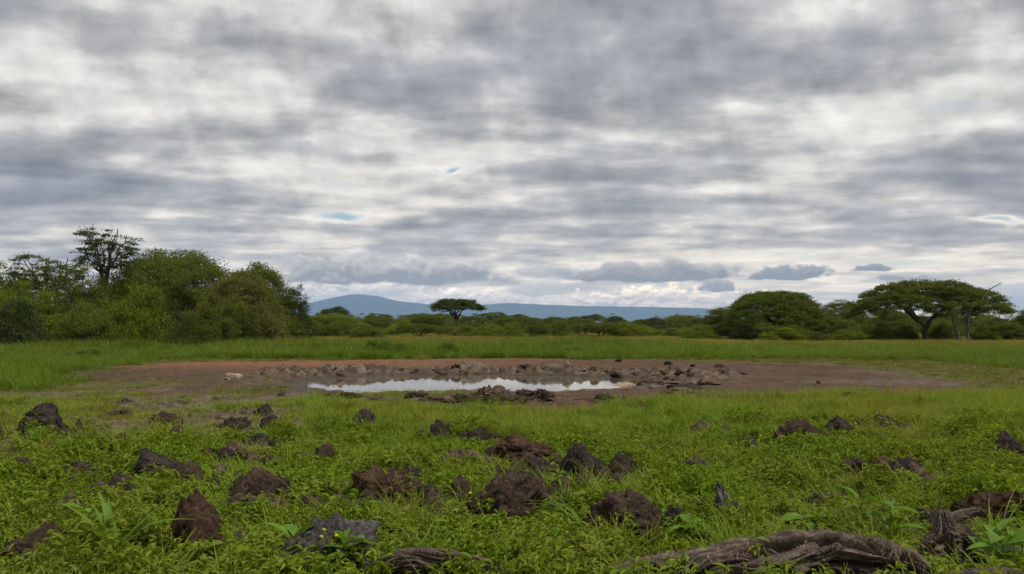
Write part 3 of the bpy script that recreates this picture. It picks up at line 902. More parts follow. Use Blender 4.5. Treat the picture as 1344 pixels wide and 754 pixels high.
# distant wood beyond, one mass
def scatter(name, pts, rot, scl, idx, protos, label, cat, keep=None):
    """ground cover: one object that sets a tuft on every point"""
    coll = bpy.data.collections.new(name + '_tufts')
    for i, (me_, mt) in enumerate(protos):
        po = bpy.data.objects.new('%s_tuft_%02d' % (name, i), me_)
        coll.objects.link(po)
    me = bpy.data.meshes.new(name)
    n = len(pts)
    me.vertices.add(n)
    me.vertices.foreach_set('co', np.asarray(pts, np.float32).ravel())
    a = me.attributes.new('rot', 'FLOAT_VECTOR', 'POINT'); a.data.foreach_set('vector', np.asarray(rot, np.float32).ravel())
    a = me.attributes.new('scl', 'FLOAT_VECTOR', 'POINT'); a.data.foreach_set('vector', np.asarray(scl, np.float32).ravel())
    a = me.attributes.new('idx', 'INT', 'POINT'); a.data.foreach_set('value', np.asarray(idx, np.int32))
    me.update()
    o = link(name, me)
    tag(o, label, cat, kind='stuff')
    ng = bpy.data.node_groups.new(name + '_nodes', 'GeometryNodeTree')
    ng.interface.new_socket('Geometry', in_out='INPUT', socket_type='NodeSocketGeometry')
    ng.interface.new_socket('Geometry', in_out='OUTPUT', socket_type='NodeSocketGeometry')
    gi = ng.nodes.new('NodeGroupInput'); go = ng.nodes.new('NodeGroupOutput')
    ci = ng.nodes.new('GeometryNodeCollectionInfo')
    ci.inputs['Collection'].default_value = coll
    ci.inputs['Separate Children'].default_value = True
    ci.inputs['Reset Children'].default_value = True
    ip = ng.nodes.new('GeometryNodeInstanceOnPoints')
    ip.inputs['Pick Instance'].default_value = True
    def attr(nm, dt):
        q = ng.nodes.new('GeometryNodeInputNamedAttribute'); q.data_type = dt
        q.inputs['Name'].default_value = nm
        return next(s for s in q.outputs if s.enabled and s.name == 'Attribute')
    er = ng.nodes.new('FunctionNodeEulerToRotation')
    ng.links.new(attr('rot', 'FLOAT_VECTOR'), er.inputs[0])
    ng.links.new(gi.outputs[0], ip.inputs['Points'])
    ng.links.new(ci.outputs[0], ip.inputs['Instance'])
    ng.links.new(attr('idx', 'INT'), ip.inputs['Instance Index'])
    ng.links.new(er.outputs[0], ip.inputs['Rotation'])
    ng.links.new(attr('scl', 'FLOAT_VECTOR'), ip.inputs['Scale'])
    ng.links.new(ip.outputs[0], go.inputs[0])
    md = o.modifiers.new('tufts', 'NODES')
    md.node_group = ng
    return o

def with_mat(me_, mat):
    c = me_.copy(); c.materials.clear(); c.materials.append(M[mat]); return c
rw = np.random.default_rng(77)
n = 900
wy = rw.uniform(130, 900, n) ; wx = rw.uniform(-0.95, 0.95, n) * wy
keepw = ~((np.abs(wx / wy + 0.0) < 0.27) & (wy < 330))
wx, wy = wx[keepw], wy[keepw]; n = len(wx)
sc_ = rw.uniform(0.65, 1.05, n)
scatter('distant_wood', np.stack([wx, wy, np.zeros(n)], 1), np.stack([np.zeros(n), np.zeros(n), rw.uniform(0, 6.28, n)], 1),
        np.stack([sc_ * 1.25, sc_ * 1.25, sc_ * 0.85], 1), rw.integers(0, 4, n),
        [(with_mat(PB['round'][1], 'tree_green'), None), (with_mat(PB['shelf'][1], 'tree_dark'), None),
         (with_mat(PB['tangle'][1], 'tree_olive'), None), (with_mat(PB['flat'][1], 'tree_dark'), None)],
        'distant mass of bushland behind the far bush line', 'woodland')

# ================================================================== clods, rocks and logs
_ico = {}
def ico(sub):
    if sub not in _ico:
        bm = bmesh.new()
        bmesh.ops.create_icosphere(bm, subdivisions=sub, radius=1.0)
        V = np.array([v.co[:] for v in bm.verts]); F = np.array([[v.index for v in f.verts] for f in bm.faces])
        bm.free()
        _ico[sub] = (V, F)
    return _ico[sub]

def clod_mesh(seed, w, h, dp, mat, rough=1.0, sub=5, tilt=0.0, peak=0.0):
    V, F = ico(sub)
    s = seed * 3.7
    big = fbm(V[:, 0] * 1.1 + s, V[:, 1] * 1.1, V[:, 2] * 1.1 + s, 3, seed)
    rid = 1 - np.abs(fbm(V[:, 0] * 2.3 + s, V[:, 1] * 2.3 + s, V[:, 2] * 2.3, 4, seed + 7)) * 1.6
    cell = np.abs(fbm(V[:, 0] * 4.6 + s, V[:, 1] * 4.6 + s, V[:, 2] * 4.6, 4, seed + 21, 0.6))
    fine = fbm(V[:, 0] * 11, V[:, 1] * 11 + s, V[:, 2] * 11, 3, seed + 11, 0.6)
    rgw = np.random.default_rng(seed + 1000)
    def chunk(nc):
        c = rgw.normal(size=(nc, 3)); c /= np.linalg.norm(c, axis=1)[:, None]
        dot = np.sort(V @ c.T, axis=1)
        return np.clip((dot[:, -1] - dot[:, -2]) * 6.0, 0, 1) ** 0.6
    wv = V + 0.12 * np.stack([fine, cell, rid], 1) * 0.5
    V0 = V
    V = wv / np.linalg.norm(wv, axis=1)[:, None]
    lump_a, lump_b = chunk(11), chunk(45)
    V = V0
    r = 0.80 + 0.30 * big + rough * (0.10 * rid - 0.20 * cell + 0.07 * fine + 0.17 * lump_a + 0.10 * lump_b)
    Q = V * r[:, None]
    for _ in range(9):                         # broken faces
        nrm = rgw.normal(size=3); nrm[2] = nrm[2] * 0.6 + 0.25; nrm /= np.linalg.norm(nrm)
        dist = rgw.uniform(0.48, 0.80)
        over = np.maximum(Q @ nrm - dist, 0)
        Q = Q - (over * 0.86)[:, None] * nrm
    f2 = fbm(Q[:, 0] * 7 + s, Q[:, 1] * 7, Q[:, 2] * 7, 4, seed + 31, 0.6)
    f3 = np.abs(fbm(Q[:, 0] * 3.2 + s, Q[:, 1] * 3.2, Q[:, 2] * 3.2, 3, seed + 37))
    f4 = fbm(Q[:, 0] * 17, Q[:, 1] * 17 + s, Q[:, 2] * 17, 3, seed + 41, 0.65)
    Q = Q * (1 + rough * (0.13 * f2 - 0.24 * f3 + 0.05 * f4))[:, None]
    Q[:, 2] += peak * np.maximum(0, 1 - np.hypot(Q[:, 0], Q[:, 1]) * 1.3)
    Q[:, 0] += tilt * Q[:, 2]
    Q = Q / np.array([np.ptp(Q[:, 0]) / w, np.ptp(Q[:, 1]) / dp, np.ptp(Q[:, 2]) / (h * 1.45)])
    Q[:, 2] -= Q[:, 2].max() - h
    return mesh_np('clod', Q, F, M[mat], True)

BLOCK = []       # (x, y, rx, ry) places taken by clods and wood, where no tuft is set
def clod(px, py, wpx, hpx, mat, label, group=None, name='soil_clod', cat='clod', seed=1, deep=0.85, rough=1.0, tilt=0.0, peak=0.0, sub=5, sink=0.0):
    x, y = ground_hit(px, py)
    w = wpx / FPX * y * (1.25 if y < 15 else 1.08); h = hpx / FPX * y * (1.32 if y < 15 else 1.12)
    dp = w * deep
    y = y + dp * 0.35
    z = gz(x, y)
    o = link(name, clod_mesh(seed, w, h, dp, mat, rough, sub, tilt, peak), None, (x, y, z - 0.14 * h), 0)
    tag(o, label, cat, group)
    BLOCK.append((x, y + dp * 0.08, w * 0.38, dp * 0.30))
    return o

clod(42, 582, 58, 42, 'dark_rock', 'tall dark clod half overgrown with creeping weeds on the thin grass', seed=1, deep=0.7, peak=0.3)
clod(101, 580, 20, 32, 'brown_clod', 'narrow upright brown clod next to the overgrown dark clod', seed=2, sub=4, peak=0.3)
clod(205, 638, 74, 42, 'dark_rock', 'wide black brown clod with an overhanging edge above a hollow', seed=3, tilt=-0.3)
clod(226, 640, 34, 30, 'brown_clod', 'brown clod leaning on the wide overhanging clod', seed=43, sub=4)
clod(88, 634, 54, 28, 'brown_clod', 'low brown clod among weeds near the small reddish clod', seed=4)
clod(152, 672, 36, 30, 'red_clod', 'small round reddish clod in the leafy weeds', seed=5, rough=0.7, sub=4)
clod(340, 676, 70, 44, 'brown_clod', 'two lobed brown clod beside the fresh grass', seed=6, peak=0.35, tilt=-0.15)
clod(326, 684, 50, 26, 'mud', 'pale brown clod tucked against the two lobed clod', seed=46, sub=4)
clod(243, 742, 86, 74, 'red_clod', 'big pointed red brown clod behind a yellowish leafy plant', seed=7, peak=0.55)
clod(30, 762, 76, 50, 'brown_clod', 'crumbly brown clod beside the leafy weeds and the pointed red clod', seed=8)
clod(425, 768, 112, 74, 'grey_rock', 'big dark grey boulder with a pale crusted top behind the broad leaved seedling', 'grey', name='boulder', cat='rock', seed=9, deep=0.8, rough=0.8)
del scene.objects['boulder']['group']
clod(466, 570, 52, 32, 'dark_rock', 'dark tilted clod at the edge of the fresh grass', seed=10, tilt=0.45)
clod(505, 666, 74, 36, 'red_clod', 'smooth domed red brown clod in the leafy weeds', seed=11, rough=0.7)
clod(436, 680, 46, 24, 'brown_clod', 'low brown clod beside the smooth domed clod', seed=12, sub=4)
clod(448, 648, 34, 18, 'grey_rock', 'small grey clod behind the smooth domed clod', seed=13, sub=4)
clod(575, 582, 26, 26, 'dark_rock', 'small dark clod in the fresh grass beside the grass topped clod', seed=14, sub=4)
clod(620, 586, 44, 26, 'dark_rock', 'dark clod topped with dry grass in the fresh green grass', seed=15, tilt=0.3)
clod(612, 622, 70, 24, 'mud', 'low broken clod overgrown with weeds before the grass topped clod', seed=16, rough=1.6)
clod(534, 632, 30, 18, 'dark_rock', 'little dark clod behind the smooth domed clod in the weeds', seed=17, sub=4)
clod(690, 610, 74, 32, 'red_clod', 'broad reddish clod with a crumbling top beside the black boulder', seed=18, tilt=0.25)
clod(712, 624, 44, 20, 'red_clod', 'crumbled reddish clod fallen from the broad reddish clod', seed=48, sub=4)
clod(757, 634, 56, 44, 'dark_rock', 'rounded black boulder standing up from the weeds', name='boulder', cat='rock', seed=19, rough=0.7)
clod(655, 690, 96, 52, 'brown_clod', 'large dark brown clod on the edge of a hollow behind long grass blades', seed=20, tilt=0.4)
clod(604, 660, 34, 26, 'brown_clod', 'small brown clod next to the hollow', seed=21, sub=4)
clod(700, 660, 44, 26, 'dark_rock', 'dark broken clod between the hollow and the black boulder', seed=44, sub=4)
clod(742, 660, 40, 22, 'brown_clod', 'brown clod below the rounded black boulder', seed=45, sub=4)
clod(835, 714, 96, 56, 'brown_clod', 'big square brown clod sunk in bright leafy weeds', seed=22, rough=0.9)
clod(968, 696, 46, 52, 'grey_rock', 'leaning grey stone in the weeds behind the twisted log', name='stone', cat='rock', seed=23, tilt=-0.5, deep=0.6)
clod(822, 630, 40, 28, 'dark_rock', 'dark clod in weeds next to the rounded black boulder', seed=24, sub=4)
clod(910, 612, 36, 16, 'dark_rock', 'small dark clod sunk in green weeds behind the leaning grey stone', seed=25, sub=4)
clod(1045, 598, 54, 30, 'brown_clod', 'brown clod behind drooping pale grass blades', seed=26)
clod(1104, 586, 32, 32, 'dark_rock', 'upright dark clod next to the brown clod with drooping blades', seed=27, sub=4, peak=0.3)
clod(1165, 574, 36, 22, 'dark_rock', 'small black clod in tall fresh grass', seed=28, sub=4)
clod(1332, 606, 34, 34, 'dark_rock', 'dark clod standing in fresh grass away from the others', seed=29, sub=4)
clod(1190, 630, 40, 26, 'dark_rock', 'dark clod sunk in the weeds behind the jagged stump', seed=30, sub=4)
clod(1090, 668, 44, 22, 'dark_rock', 'low dark clod hidden in weeds behind the twisted log', seed=31, sub=4)
clod(1230, 650, 30, 16, 'brown_clod', 'low brown clod behind the jagged stump and red ridge', seed=32, sub=4)
clod(1312, 694, 110, 40, 'red_clod', 'long ridge of red brown soil beyond the jagged stump', name='soil_ridge', seed=33, deep=0.35)
clod(1336, 690, 30, 42, 'brown_clod', 'upright brown clod at the end of the red soil ridge', seed=34, sub=4)
clod(1118, 533, 26, 13, 'red_clod', 'reddish clod at the edge of the bare earth and fresh grass', seed=35, sub=4)
clod(345, 542, 26, 17, 'dark_rock', 'black clod on the worn soil nearest the waterhole bank', seed=36, sub=4)
clod(352, 561, 24, 16, 'dark_rock', 'dark round clod at the edge of worn soil and fresh grass', seed=37, sub=4)
clod(333, 594, 40, 18, 'brown_clod', 'low brown clod on the worn soil among dry grass', seed=38, sub=4)
clod(357, 590, 18, 16, 'dark_rock', 'little black clod against the fresh grass edge', seed=39, sub=4)
clod(350, 612, 24, 14, 'dark_rock', 'small dark clod above the two lobed clod', seed=40, sub=4)
clod(163, 529, 30, 12, 'dark_rock', 'flat dark clod on the thin yellowing turf', seed=41, sub=4)
clod(152, 546, 36, 12, 'brown_clod', 'flat brown clod on the thin yellowing turf', seed=42, sub=4)
EXTRA = [(62, 700, 30, 18, 'brown_clod', 'brown clod between the large leaved weed and the crumbly clod'), (120, 655, 34, 20, 'dark_rock', 'dark clod half buried beside the small reddish clod'),
         (275, 655, 30, 18, 'dark_rock', 'dark clod half buried between the overhanging and the two lobed clods'), (290, 610, 34, 16, 'dark_rock', 'dark clod at the lower edge of the worn soil'),
         (255, 590, 40, 16, 'brown_clod', 'long brown clod on the worn soil behind the overhanging clod'), (300, 560, 34, 14, 'dark_rock', 'dark clod in the middle of the worn soil'),
         (215, 560, 40, 14, 'brown_clod', 'broken brown clod on the worn soil beside thin turf'), (130, 600, 30, 16, 'dark_rock', 'dark clod at the weedy side of the worn soil'),
         (12, 640, 30, 20, 'brown_clod', 'brown clod in weeds beyond the low brown clod'), (400, 610, 26, 14, 'dark_rock', 'dark clod alone in the fresh grass beside the worn soil'),
         (390, 710, 34, 18, 'brown_clod', 'brown clod behind the dark grey boulder'), (560, 660, 36, 22, 'dark_rock', 'black clod between the smooth domed clod and the hollow'),
         (560, 705, 34, 20, 'brown_clod', 'brown clod below the smooth domed clod beside a pale stalk'), (660, 640, 40, 22, 'brown_clod', 'brown clod above the hollow under the broad reddish clod'),
         (790, 648, 34, 18, 'dark_rock', 'dark clod beside the splayed grass below the black boulder'), (870, 655, 30, 16, 'dark_rock', 'dark clod between the black boulder and the leaning grey stone'),
         (900, 690, 36, 20, 'brown_clod', 'brown clod between the big square clod and the leaning grey stone'), (755, 735, 40, 20, 'brown_clod', 'brown clod before the big square clod in bright weeds'),
         (1010, 640, 34, 18, 'dark_rock', 'dark clod between the leaning grey stone and the drooping blades'), (1130, 625, 34, 18, 'dark_rock', 'dark clod halfway between the upright dark clod and the stump'),
         (1240, 600, 34, 18, 'brown_clod', 'brown clod in fresh grass behind the stump'), (1285, 570, 28, 14, 'dark_rock', 'dark clod at the far edge of the fresh grass'),
         (950, 575, 34, 14, 'dark_rock', 'dark clod sunk in the fine fresh grass before the bare earth'), (530, 570, 30, 14, 'dark_rock', 'dark clod in fine grass beside the tilted clod')]
for k, (px, py, wp, hp, mt, lb) in enumerate(EXTRA):
    clod(px, py, wp, hp, mt, lb, seed=150 + k, sub=4, rough=1.2)
# loose crumbs on the worn soil in front of the hole
rc = random.Random(4)
proto = [clod_mesh(300 + i, 0.16, 0.07, 0.13, m_, 1.2, 3) for i, m_ in enumerate(('dark_rock', 'brown_clod', 'mud', 'brown_clod'))]
cnt = 0
while cnt < 46:
    px, py = rc.uniform(90, 380), rc.uniform(515, 640)
    x, y = ground_hit(px, py)
    if worn_mask(np.array([x]), np.array([y]))[0] < 0.35: continue
    o = link('soil_crumb', proto[cnt % 4], None, (x, y, gz(x, y) - 0.01), rc.uniform(0, 6.28))
    s = rc.uniform(0.5, 1.7); o.scale = (s, s, s * rc.uniform(0.7, 1.2))
    tag(o, 'little crumb of dark soil lying on the worn brown patch', 'clod', 'soil crumbs on the worn patch')
    cnt += 1
for (bx_, by_, rx, ry) in [q for q in BLOCK if q[1] < 13]:
    for k in range(4 if rx > 0.12 else 2):
        a = rc.uniform(0, 6.28)
        x, y = bx_ + math.cos(a) * rx * rc.uniform(1.15, 2.1), by_ + math.sin(a) * ry * rc.uniform(1.1, 2.0)
        o = link('soil_crumb', proto[rc.randrange(4)], None, (x, y, gz(x, y) - 0.01), rc.uniform(0, 6.28))
        s = rc.uniform(0.7, 2.1) * min(1.0, 0.45 + by_ / 16); o.scale = (s, s, s * rc.uniform(1.1, 2.0))
        tag(o, 'small broken crumb of soil lying among weeds beside a bigger clod', 'clod', 'soil crumbs beside the bigger clods')
# trampled mud blocks round the rim
protom = [clod_mesh(330 + i, 0.55, 0.24, 0.45, m_, 1.2, 4) for i, m_ in enumerate(('mud', 'brown_clod', 'mud', 'brown_clod', 'mud'))]
cnt = 0
tries = 0
while cnt < 230 and tries < 5000:
    tries += 1
    a = rc.uniform(0, 2 * math.pi)
    k = rc.gauss(1.20, 0.13)
    x, y = BCX + BA * k * math.cos(a), BCY + BB * k * math.sin(a)
    z = gz(x, y)
    if z < WATER_Z - 0.02: continue
    if y < BCY and k < 1.12: continue
    if x < BCX - 4 and y < BCY and rc.random() < 0.8: continue
    near = y < BCY
    o = link('mud_clod', protom[cnt % 5], None, (x, y, z - 0.085), rc.uniform(0, 6.28))
    s = rc.uniform(0.25, 0.85) * (1.0 if not near else 0.7); o.scale = (s, s, s * rc.uniform(0.6, 1.1))
    tag(o, 'trampled mud clod on the near bank of the waterhole' if near else 'trampled mud clod on the far bank of the waterhole',
        'clod', 'mud clods on the near bank' if near else 'mud clods on the far bank')
    cnt += 1
# bigger heaps of mud thrown up on the near bank
HEAPS = [(425, 520, 26, 9, 'small mud heap at the grassy end of the near waterline'), (455, 523, 40, 7, 'flat mud heap beside the small heap at the grassy end'),
         (500, 528, 60, 7, 'long low mud heap on the near bank below open water'), (545, 526, 34, 8, 'narrow mud heap on the near bank beside the long low heap'),
         (575, 530, 60, 9, 'wide flat mud heap on the near bank before the lumpy heaps'), (600, 528, 50, 12, 'lumpy brown mud heap next to the tallest mud heap'),
         (642, 527, 52, 18, 'tallest mud heap churned up on the near bank'), (668, 532, 84, 11, 'broad mud heap spread before the tallest mud heap'),
         (690, 526, 36, 13, 'rounded mud heap between the tallest heap and the knobbly heap'), (714, 526, 44, 15, 'knobbly mud heap jutting into the water from the near bank'),
         (740, 532, 70, 9, 'wide trampled mud heap beside the knobbly heap'), (765, 529, 46, 8, 'low mud heap near the narrowing end of the water'),
         (805, 526, 44, 7, 'flat mud heap at the narrow end of the water')]
for k, (px, py, wp, hp, lb) in enumerate(HEAPS):
    clod(px, py, wp, hp, ('mud', 'brown_clod')[k % 2], lb, 'mud heaps on the near bank', name='mud_heap', cat='mud', seed=60 + k, sub=5, deep=0.8, rough=1.5)
clod(816, 497, 40, 8, 'pale_rock', 'long pale flat rock at the far waterline', name='flat_rock', cat='rock', seed=80, sub=4, deep=0.5)
clod(305, 497, 22, 8, 'pale_rock', 'pale stone on the grassy shoulder of the bank', name='stone', cat='rock', seed=81, sub=4)
for k, (px, py, wp, hp) in enumerate([(870, 505, 60, 9), (905, 512, 50, 9), (930, 507, 36, 8), (890, 519, 46, 8), (855, 500, 40, 9)]):
    clod(px, py, wp, hp, ('mud', 'dark_rock', 'mud')[k % 3], 'low trampled clod on the dark mud past the end of the water', 'clods past the end of the water', seed=90 + k, sub=4)
for k, (px, py, wp, hp) in enumerate([(812, 476, 9, 5), (878, 479, 12, 5), (909, 481, 7, 4), (945, 482, 13, 5), (1075, 503, 6, 4)]):
    clod(px, py, wp, hp, 'dark_rock', 'dung lump lying on the far bare earth', 'dung lumps on the bare earth', name='dung_lump', cat='dung', seed=110 + k, sub=3)

# ---- weathered wood
logm, T = new_mat('weathered_wood')
tcn = T.node('ShaderNodeTexCoord')
a_s = T.node('ShaderNodeAttribute'); a_s.attribute_name = 'along'
a_t = T.node('ShaderNodeAttribute'); a_t.attribute_name = 'round'
gv = T.comb(T.m('MULTIPLY', a_s.outputs['Fac'], 2.2), T.m('MULTIPLY', a_t.outputs['Fac'], 9.0), 0)
grain = T.noise(gv, 3.0, 8, 0.62, 0.4)
big = T.noise(tcn.outputs['Object'], 3.0, 4, 0.5)
wc = T.ramp(grain, [(0.32, (0.020, 0.014, 0.010)), (0.46, (0.070, 0.050, 0.037)), (0.58, (0.135, 0.100, 0.076)), (0.72, (0.34, 0.275, 0.22))], 'LINEAR')
wc = T.mix(T.m('MULTIPLY', T.smooth(big, 0.45, 0.7), 0.55), wc, (0.10, 0.078, 0.064))
p = T.node('ShaderNodeBsdfPrincipled')
T.put(p.inputs['Base Color'], wc)
p.inputs['Roughness'].default_value = 0.85
p.inputs['Specular IOR Level'].default_value = 0.25
b = T.node('ShaderNodeBump'); b.inputs['Strength'].default_value = 0.8; b.inputs['Distance'].default_value = 0.012
T.put(b.inputs['Height'], grain)
T.t.links.new(b.outputs[0], p.inputs['Normal'])
out_surface(T, p.outputs[0])

def wood(path, radii, seed, twist=1.5, nl=340, ns=120, squash=1.0, ridge=0.36, grain=8.0):
    """a twisted, deeply fluted piece of old wood along a path"""
    path = np.asarray(path, float)
    s0 = np.linspace(0, 1, len(path)); s = np.linspace(0, 1, nl)
    def cr(v):   # smooth interpolation
        k = np.interp(s, s0, v)
        ker = np.hanning(max(5, nl // (len(path)) )); ker /= ker.sum()
        pad = len(ker) // 2
        return np.convolve(np.pad(k, pad, 'edge'), ker, 'same')[pad:-pad] if pad else k
    Pp = np.stack([cr(path[:, i]) for i in range(3)], 1)
    rad = cr(np.asarray(radii, float))
    T_ = np.gradient(Pp, axis=0); T_ /= np.linalg.norm(T_, axis=1)[:, None]
    ref = np.array([0.0, 0.0, 1.0]) if abs(T_[nl // 2][2]) < 0.8 else np.array([0.0, 1.0, 0.0])
    A = np.cross(T_, ref); A /= np.linalg.norm(A, axis=1)[:, None]
    B = np.cross(A, T_)
    th = np.linspace(0, 2 * np.pi, ns, endpoint=False)
    S, TH = np.meshgrid(s, th, indexing='ij')
    L = np.linalg.norm(np.diff(path, axis=0), axis=1).sum()
    ta = TH + twist * S * 2 * np.pi * 0.25 + 0.8 * fbm(S * L * 2.6, TH * 0.5 + seed, None, 2, seed)
    cx_, sx_ = np.cos(ta), np.sin(ta)
    big_ = fbm(cx_ * 1.3 + seed, sx_ * 1.3, S * L * 1.3, 3, seed)
    flu = 1 - np.abs(fbm(cx_ * grain * 0.45 + seed, sx_ * grain * 0.45, S * L * 0.9, 3, seed + 3)) * 2.2
    fin = 1 - np.abs(fbm(cx_ * grain * 1.3, sx_ * grain * 1.3 + seed, S * L * 1.6, 3, seed + 5)) * 2.0
    hol = np.clip(fbm(cx_ * 1.6 + seed * 2, sx_ * 1.6, S * L * 3.2, 3, seed + 13) - 0.18, 0, 1)
    nod = fbm(cx_ * 1.1, sx_ * 1.1 + seed, S * L * 4.5, 3, seed + 17)
    rr = 1 + 0.42 * big_ + 0.16 * nod + ridge * (flu - 0.4) * 1.2 + 0.26 * (fin - 0.4) - 0.65 * hol
    endt = np.minimum(1, np.minimum(S, 1 - S) * 14 + 0.06 + 0.25 * np.abs(vnoise(cx_ * 2, sx_ * 2, None, seed + 9)))
    rr = rr * rad[:, None] * np.sqrt(endt)
    V = Pp[:, None, :] + A[:, None, :] * (np.cos(TH) * rr)[..., None] + B[:, None, :] * (np.sin(TH) * rr * squash)[..., None]
    i = np.arange(nl - 1)[:, None] * ns; j = np.arange(ns)[None, :]; j2 = (j + 1) % ns
    F = np.stack([i + j, i + j2, i + ns + j2, i + ns + j], -1).reshape(-1, 4)
    Vf = np.concatenate([V.reshape(-1, 3), Pp[:1], Pp[-1:]])
    n0 = nl * ns
    c0 = [(n0, (k + 1) % ns, k, k) for k in range(0)]
    along = np.concatenate([(S * L).ravel(), [0, L]])
    rnd = np.concatenate([(np.cos(ta) * 0.5 + 0.5 + 0.8 * (np.sin(ta) > 0)).ravel(), [0, 0]])
    return mesh_np('wood', Vf[:n0], F, logm, True, {'along': along[:n0], 'round': rnd[:n0]})

def px_at(px, py, d):
    """point seen at that pixel at depth d"""
    v = pix_dir(px, py); k = d / v.y
    return np.array([v.x * k, d, CAM_H + v.z * k])

lg = link('driftwood_log', None, None, (1.55, 5.5, gz(1.55, 5.5)), 0)
tag(lg, 'long twisted weathered log with deep grey brown flutes lying in the weeds', 'log')
def rel(pts): return [np.asarray(q) - np.array(lg.location) for q in pts]
link('log_body', wood(rel([px_at(770, 762, 5.5), px_at(850, 752, 5.5), px_at(930, 752, 5.5), px_at(1010, 740, 5.52), px_at(1085, 733, 5.55), px_at(1150, 742, 5.5), px_at(1225, 752, 5.45)]),
     [0.05, 0.09, 0.115, 0.145, 0.155, 0.135, 0.10], 3, 1.1, 420, 150), lg)
link('broken_limb', wood(rel([px_at(930, 752, 5.35), px_at(985, 750, 5.3), px_at(1040, 738, 5.36), px_at(1078, 722, 5.46)]), [0.03, 0.055, 0.06, 0.05], 8, 2.0, 160, 80), lg)
link('knot', wood(rel([px_at(1000, 752, 5.28), px_at(1018, 744, 5.26), px_at(1036, 746, 5.26), px_at(1046, 758, 5.28)]), [0.03, 0.045, 0.04, 0.03], 12, 2.0, 100, 60), lg)
lg2 = link('driftwood_piece', wood([px_at(470, 762, 5.35), px_at(520, 749, 5.35), px_at(575, 745, 5.38), px_at(630, 752, 5.42), px_at(680, 768, 5.42)], [0.03, 0.06, 0.065, 0.055, 0.03], 21, 0.8), None, (0, 0, 0.045))
tag(lg2, 'short curved piece of striped grey driftwood below the big square clod and boulder', 'log')
lg3 = link('driftwood_piece', wood([px_at(1230, 762, 5.2), px_at(1270, 755, 5.22), px_at(1320, 753, 5.25), px_at(1350, 758, 5.3)], [0.025, 0.04, 0.035, 0.025], 25, 0.8, 160, 70), None)
tag(lg3, 'thin pale driftwood stick at the foot of the jagged stump', 'log')
st = link('jagged_stump', None, None, (*ground_hit(1245, 742), 0.0), 0)
tag(st, 'jagged upright root stump of broken dark wood at the log end', 'stump')
def rels(pts): return [np.asarray(q) - np.array(st.location) for q in pts]
ds = st.location.y
link('stump_body', wood(rels([px_at(1240, 770, ds), px_at(1246, 735, ds), px_at(1243, 710, ds), px_at(1240, 686, ds + 0.02), px_at(1238, 668, ds + 0.03)]), [0.16, 0.15, 0.10, 0.06, 0.03], 31, 0.7, 200, 110, ridge=0.5), st)
link('root', wood(rels([px_at(1250, 700, ds), px_at(1268, 712, ds - 0.03), px_at(1280, 735, ds - 0.05), px_at(1286, 756, ds - 0.06)]), [0.05, 0.075, 0.07, 0.05], 33, 1.0, 120, 70, ridge=0.5), st)
link('root', wood(rels([px_at(1238, 705, ds - 0.02), px_at(1226, 718, ds - 0.05), px_at(1218, 738, ds - 0.06), px_at(1214, 758, ds - 0.06)]), [0.04, 0.06, 0.055, 0.05], 37, 1.0, 120, 70, ridge=0.5), st)
link('root', wood(rels([px_at(1238, 684, ds), px_at(1260, 676, ds + 0.03), px_at(1285, 670, ds + 0.08)]), [0.03, 0.028, 0.02], 39, 1.0, 80, 50), st)
clod(872, 752, 34, 18, 'grey_rock', 'small bluish grey stone resting against the log', name='stone', cat='rock', seed=120, sub=4)
clod(842, 748, 24, 16, 'red_clod', 'small reddish stone resting against the log', name='stone', cat='rock', seed=121, sub=4)
for bx_ in np.linspace(0.5, 2.75, 12): BLOCK.append((bx_, 5.5, 0.16, 0.17))
for bx_ in np.linspace(-0.9, 0.0, 5): BLOCK.append((bx_, 5.38, 0.12, 0.09))
BLOCK.append((st.location.x, st.location.y, 0.2, 0.18))

# ================================================================== ground cover
def blade_arrays(n, rad, hlo, hhi, wid, bend, rg, seg=3, splay=0.5, tipw=0.12):
    """n curved grass blades in one tuft"""
    V, F = [], []
    a = rg.uniform(0, 2 * np.pi, n); r = np.sqrt(rg.uniform(0, 1, n)) * rad
    bx_, by_ = r * np.cos(a), r * np.sin(a)
    da = a * 0.6 + rg.uniform(0, 2 * np.pi, n) * 0.4 + rg.normal(size=n) * 0.8
    h = rg.uniform(hlo, hhi, n); k = rg.uniform(0.3, 1.3, n) * bend; s0 = rg.uniform(0, 1, n) * splay
    w = wid * rg.uniform(0.7, 1.3, n); fa = rg.uniform(0, np.pi, n)
    for i in range(n):
        t = np.linspace(0, 1, seg + 1)
        out = (s0[i] * t + k[i] * t * t) * h[i]
        z = h[i] * t * (1 - 0.35 * k[i] * t) - 0.02
        cxp = bx_[i] + out * math.cos(da[i]); cyp = by_[i] + out * math.sin(da[i])
        ww = w[i] * (1 - (1 - tipw) * t ** 1.4) / 2
        sx_, sy_ = -math.sin(da[i] + (fa[i] - 1.57) * 0.5), math.cos(da[i] + (fa[i] - 1.57) * 0.5)
        base = len(V)
        for q in range(seg + 1):
            V.append((cxp[q] + sx_ * ww[q], cyp[q] + sy_ * ww[q], z[q])); V.append((cxp[q] - sx_ * ww[q], cyp[q] - sy_ * ww[q], z[q]))
        for q in range(seg):
            F.append((base + 2 * q, base + 2 * q + 1, base + 2 * q + 3, base + 2 * q + 2))
    return np.array(V), np.array(F)

